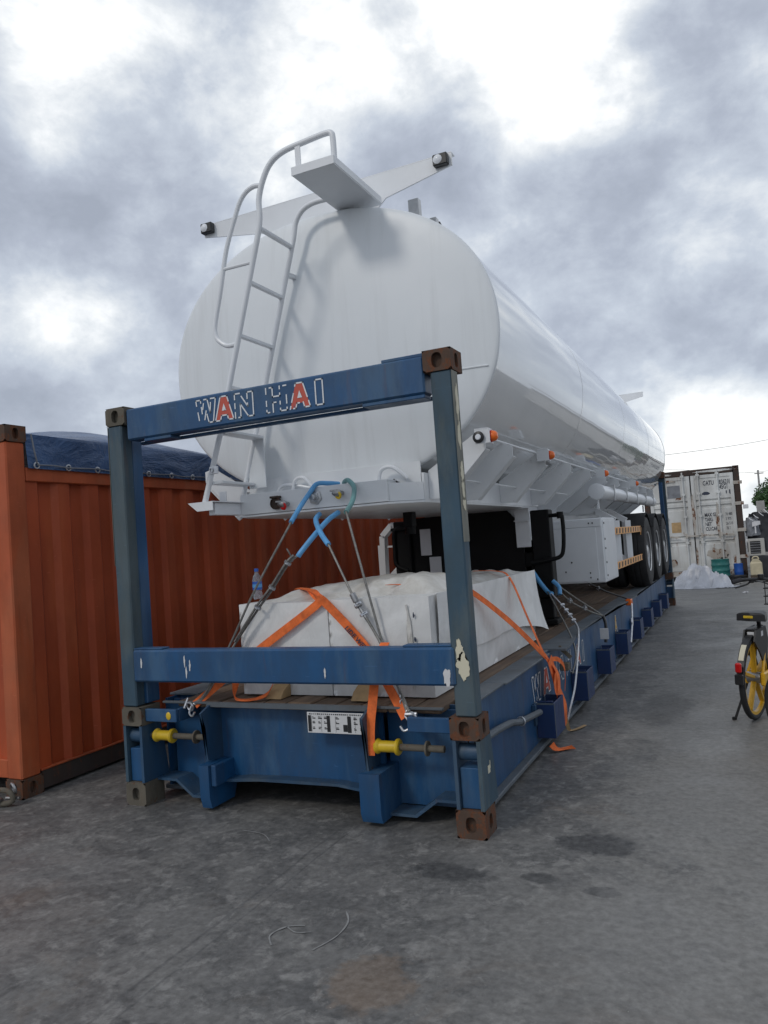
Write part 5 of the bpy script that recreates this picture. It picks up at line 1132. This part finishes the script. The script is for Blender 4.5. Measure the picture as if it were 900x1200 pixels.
b = B(); b.cyl((-.06, .36, .30), (.06, .36, .30), .035, 14); b.bar((.075, .36, .30), (.085, .42, .15), .02, .014); b.bar((-.075, .36, .30), (-.085, .30, .45), .02, .014); b.box(.09, .18, .38, .46, .135, .155, .004); b.box(-.18, -.09, .26, .34, .445, .465, .004); part('crank', b, 'black_plastic', bk)
b = B(); n = 20
for (y0, a0, a1, w) in ((0, .42, .98, .05), (1.02, .25, .8, .045)):
    pts = [(y0+.345*math.cos(math.pi*(a0+(a1-a0)*k/n)), .325+.345*math.sin(math.pi*(a0+(a1-a0)*k/n))) for k in range(n+1)]; pts += [(y0+.337*math.cos(math.pi*(a0+(a1-a0)*k/n)), .325+.337*math.sin(math.pi*(a0+(a1-a0)*k/n))) for k in range(n, -1, -1)]
    b.prism(pts, 'x', -w/2, w/2)
mg = parts('mudguard', b, 'black_plastic', bk)[0]
b = B(); pts = [(.349*math.cos(math.pi*(.70+.13*k/8)), .325+.349*math.sin(math.pi*(.70+.13*k/8))) for k in range(9)]; pts += [(.3462*math.cos(math.pi*(.70+.13*k/8)), .325+.3462*math.sin(math.pi*(.70+.13*k/8))) for k in range(8, -1, -1)]; b.prism(pts, 'x', -.019, .019); part('reflective_strip', b, 'chip_cream', mg)
b = B(); b.box(-.022, .022, -.380, -.348, .42, .495, .010); part('rear_lamp', b, 'red_lens', mg)
b = B(); b.box(-.03, .03, -.372, -.345, .33, .408, .006); part('lamp_mount', b, 'black_plastic', mg)
b = B(); b.prism([(-.05, .70), (.19, .71), (.24, .60), (.20, .46), (.11, .42), (.02, .52), (-.10, .62)], 'x', .035, .047); b.prism([(-.05, .70), (.19, .71), (.24, .60), (.20, .46), (.11, .42), (.02, .52), (-.10, .62)], 'x', -.047, -.035); b.box(-.034, .034, -.04, .18, .695, .705, 0); sg = part('skirt_guard', b, 'black_plastic', bk)
b = B(); b.box(.0475, .0485, .06, .11, .64, .68, 0); b.box(-.02, .03, -.055, -.045, .655, .685, .001); part('sticker', b, 'sign_white', sg)
b = B(); b.tube([(0, .22, .60), (0, .155, .80)], .016, 10); b.cyl((0, .195, .675), (0, .185, .705), .028, 12); b.box(-.03, .03, .12, .19, .755, .775, .006); part('seat_post', b, 'black_plastic', bk)
def sad(u, v):
    y = -.03+.28*u; w = (.092*(1-u)**.55+.022)*(1 if u > .06 else (u/.06)**.5); a = math.pi*v
    return Vector((w*math.cos(a)*1.0, y, .80+.010*math.sin(u*3)-.012*u+.032*math.sin(a)**.6-(.035 if v in (0, 1) else 0)))
b = B(); b.grid(sad, 18, 14); b.grid(lambda u, v: Vector(((.092*(1-u)**.55+.022)*(2*v-1)*(1 if u > .06 else (u/.06)**.5), -.03+.28*u, .772+.010*math.sin(u*3)-.012*u)), 14, 4); sdl = part('saddle', b, 'black_plastic', bk, angle=60)
b = B(); b.box(-.05, .02, -.034, -.026, .788, .808, .003); part('saddle_label', b, 'yellow_paint', sdl)
ST = Matrix.Translation((0, .79, 0)) @ Matrix.Rotation(R(-6), 4, 'Z') @ Matrix.Translation((0, -.79, 0))
b = B(); b.tube([(0, .80, .86), (0, .775, 1.0)], .018, 10); b.tube(smooth_path([(-.30, .58, 1.015), (-.24, .64, 1.03), (-.10, .75, 1.03), (0, .775, 1.01), (.10, .75, 1.03), (.24, .64, 1.03), (.30, .58, 1.015)], 5), .013, 10); place(b, ST); hb = part('handlebar', b, 'black_plastic', bk)
b = B()
for s in (-1, 1): b.tube([(s*.305, .573, 1.013), (s*.25, .632, 1.03)], .020, 12)
place(b, ST); part('grip', b, 'cloth_dark', hb)
b = B()
for s in (-1, 1): b.tube(smooth_path([(s*.20, .69, 1.01), (s*.23, .68, .985), (s*.30, .62, .96)], 4), .008, 8); b.box(*sorted((s*.17, s*.21)), .68, .71, 1.0, 1.04, .006)
b.cyl((-.12, .72, 1.04), (-.12, .72, 1.075), .025, 12); place(b, ST); parts('brake_lever', b, 'black_plastic', hb)
b = B(); b.tube(smooth_path([(.18, .70, 1.02), (.2, .85, 1.0), (.1, .93, .9), (.03, .86, .75)], 6), .005, 6); b.tube(smooth_path([(-.18, .70, 1.02), (-.12, .88, .98), (.0, .92, .88), (.02, .84, .72)], 6), .005, 6); part('brake_cable', b, 'black_plastic', hb)
bkb = B()
for k in range(9): 
    x = -.14+k*.035; bkb.tube([(x, .88, .80), (x, .88, 1.0)], .004, 5); bkb.tube([(x, 1.12, .80), (x, 1.12, 1.0)], .004, 5)
for z in (.80, .87, .94, 1.0): bkb.tube([(-.15, .87, z), (.15, .87, z), (.15, 1.13, z), (-.15, 1.13, z)], .005, 5, True)
bkb.box(-.14, .14, .88, 1.12, .796, .80, 0); part('basket', bkb, 'black_plastic', bk)
b = B(); b.tube([(-.06, .05, .30), (-.13, -.08, .012)], .010, 8); b.cyl((-.13, -.08, .006), (-.145, -.10, .006), .014, 8); part('kickstand', b, 'black_plastic', bk)
dup_thing(bk, (4.875, 1.16, 0), R(53), 'second hire bicycle, only the edge of its front wheel showing at the right border')
bk.location = (3.735, 2.86, 0); bk.rotation_euler = (0, R(2), R(-17))
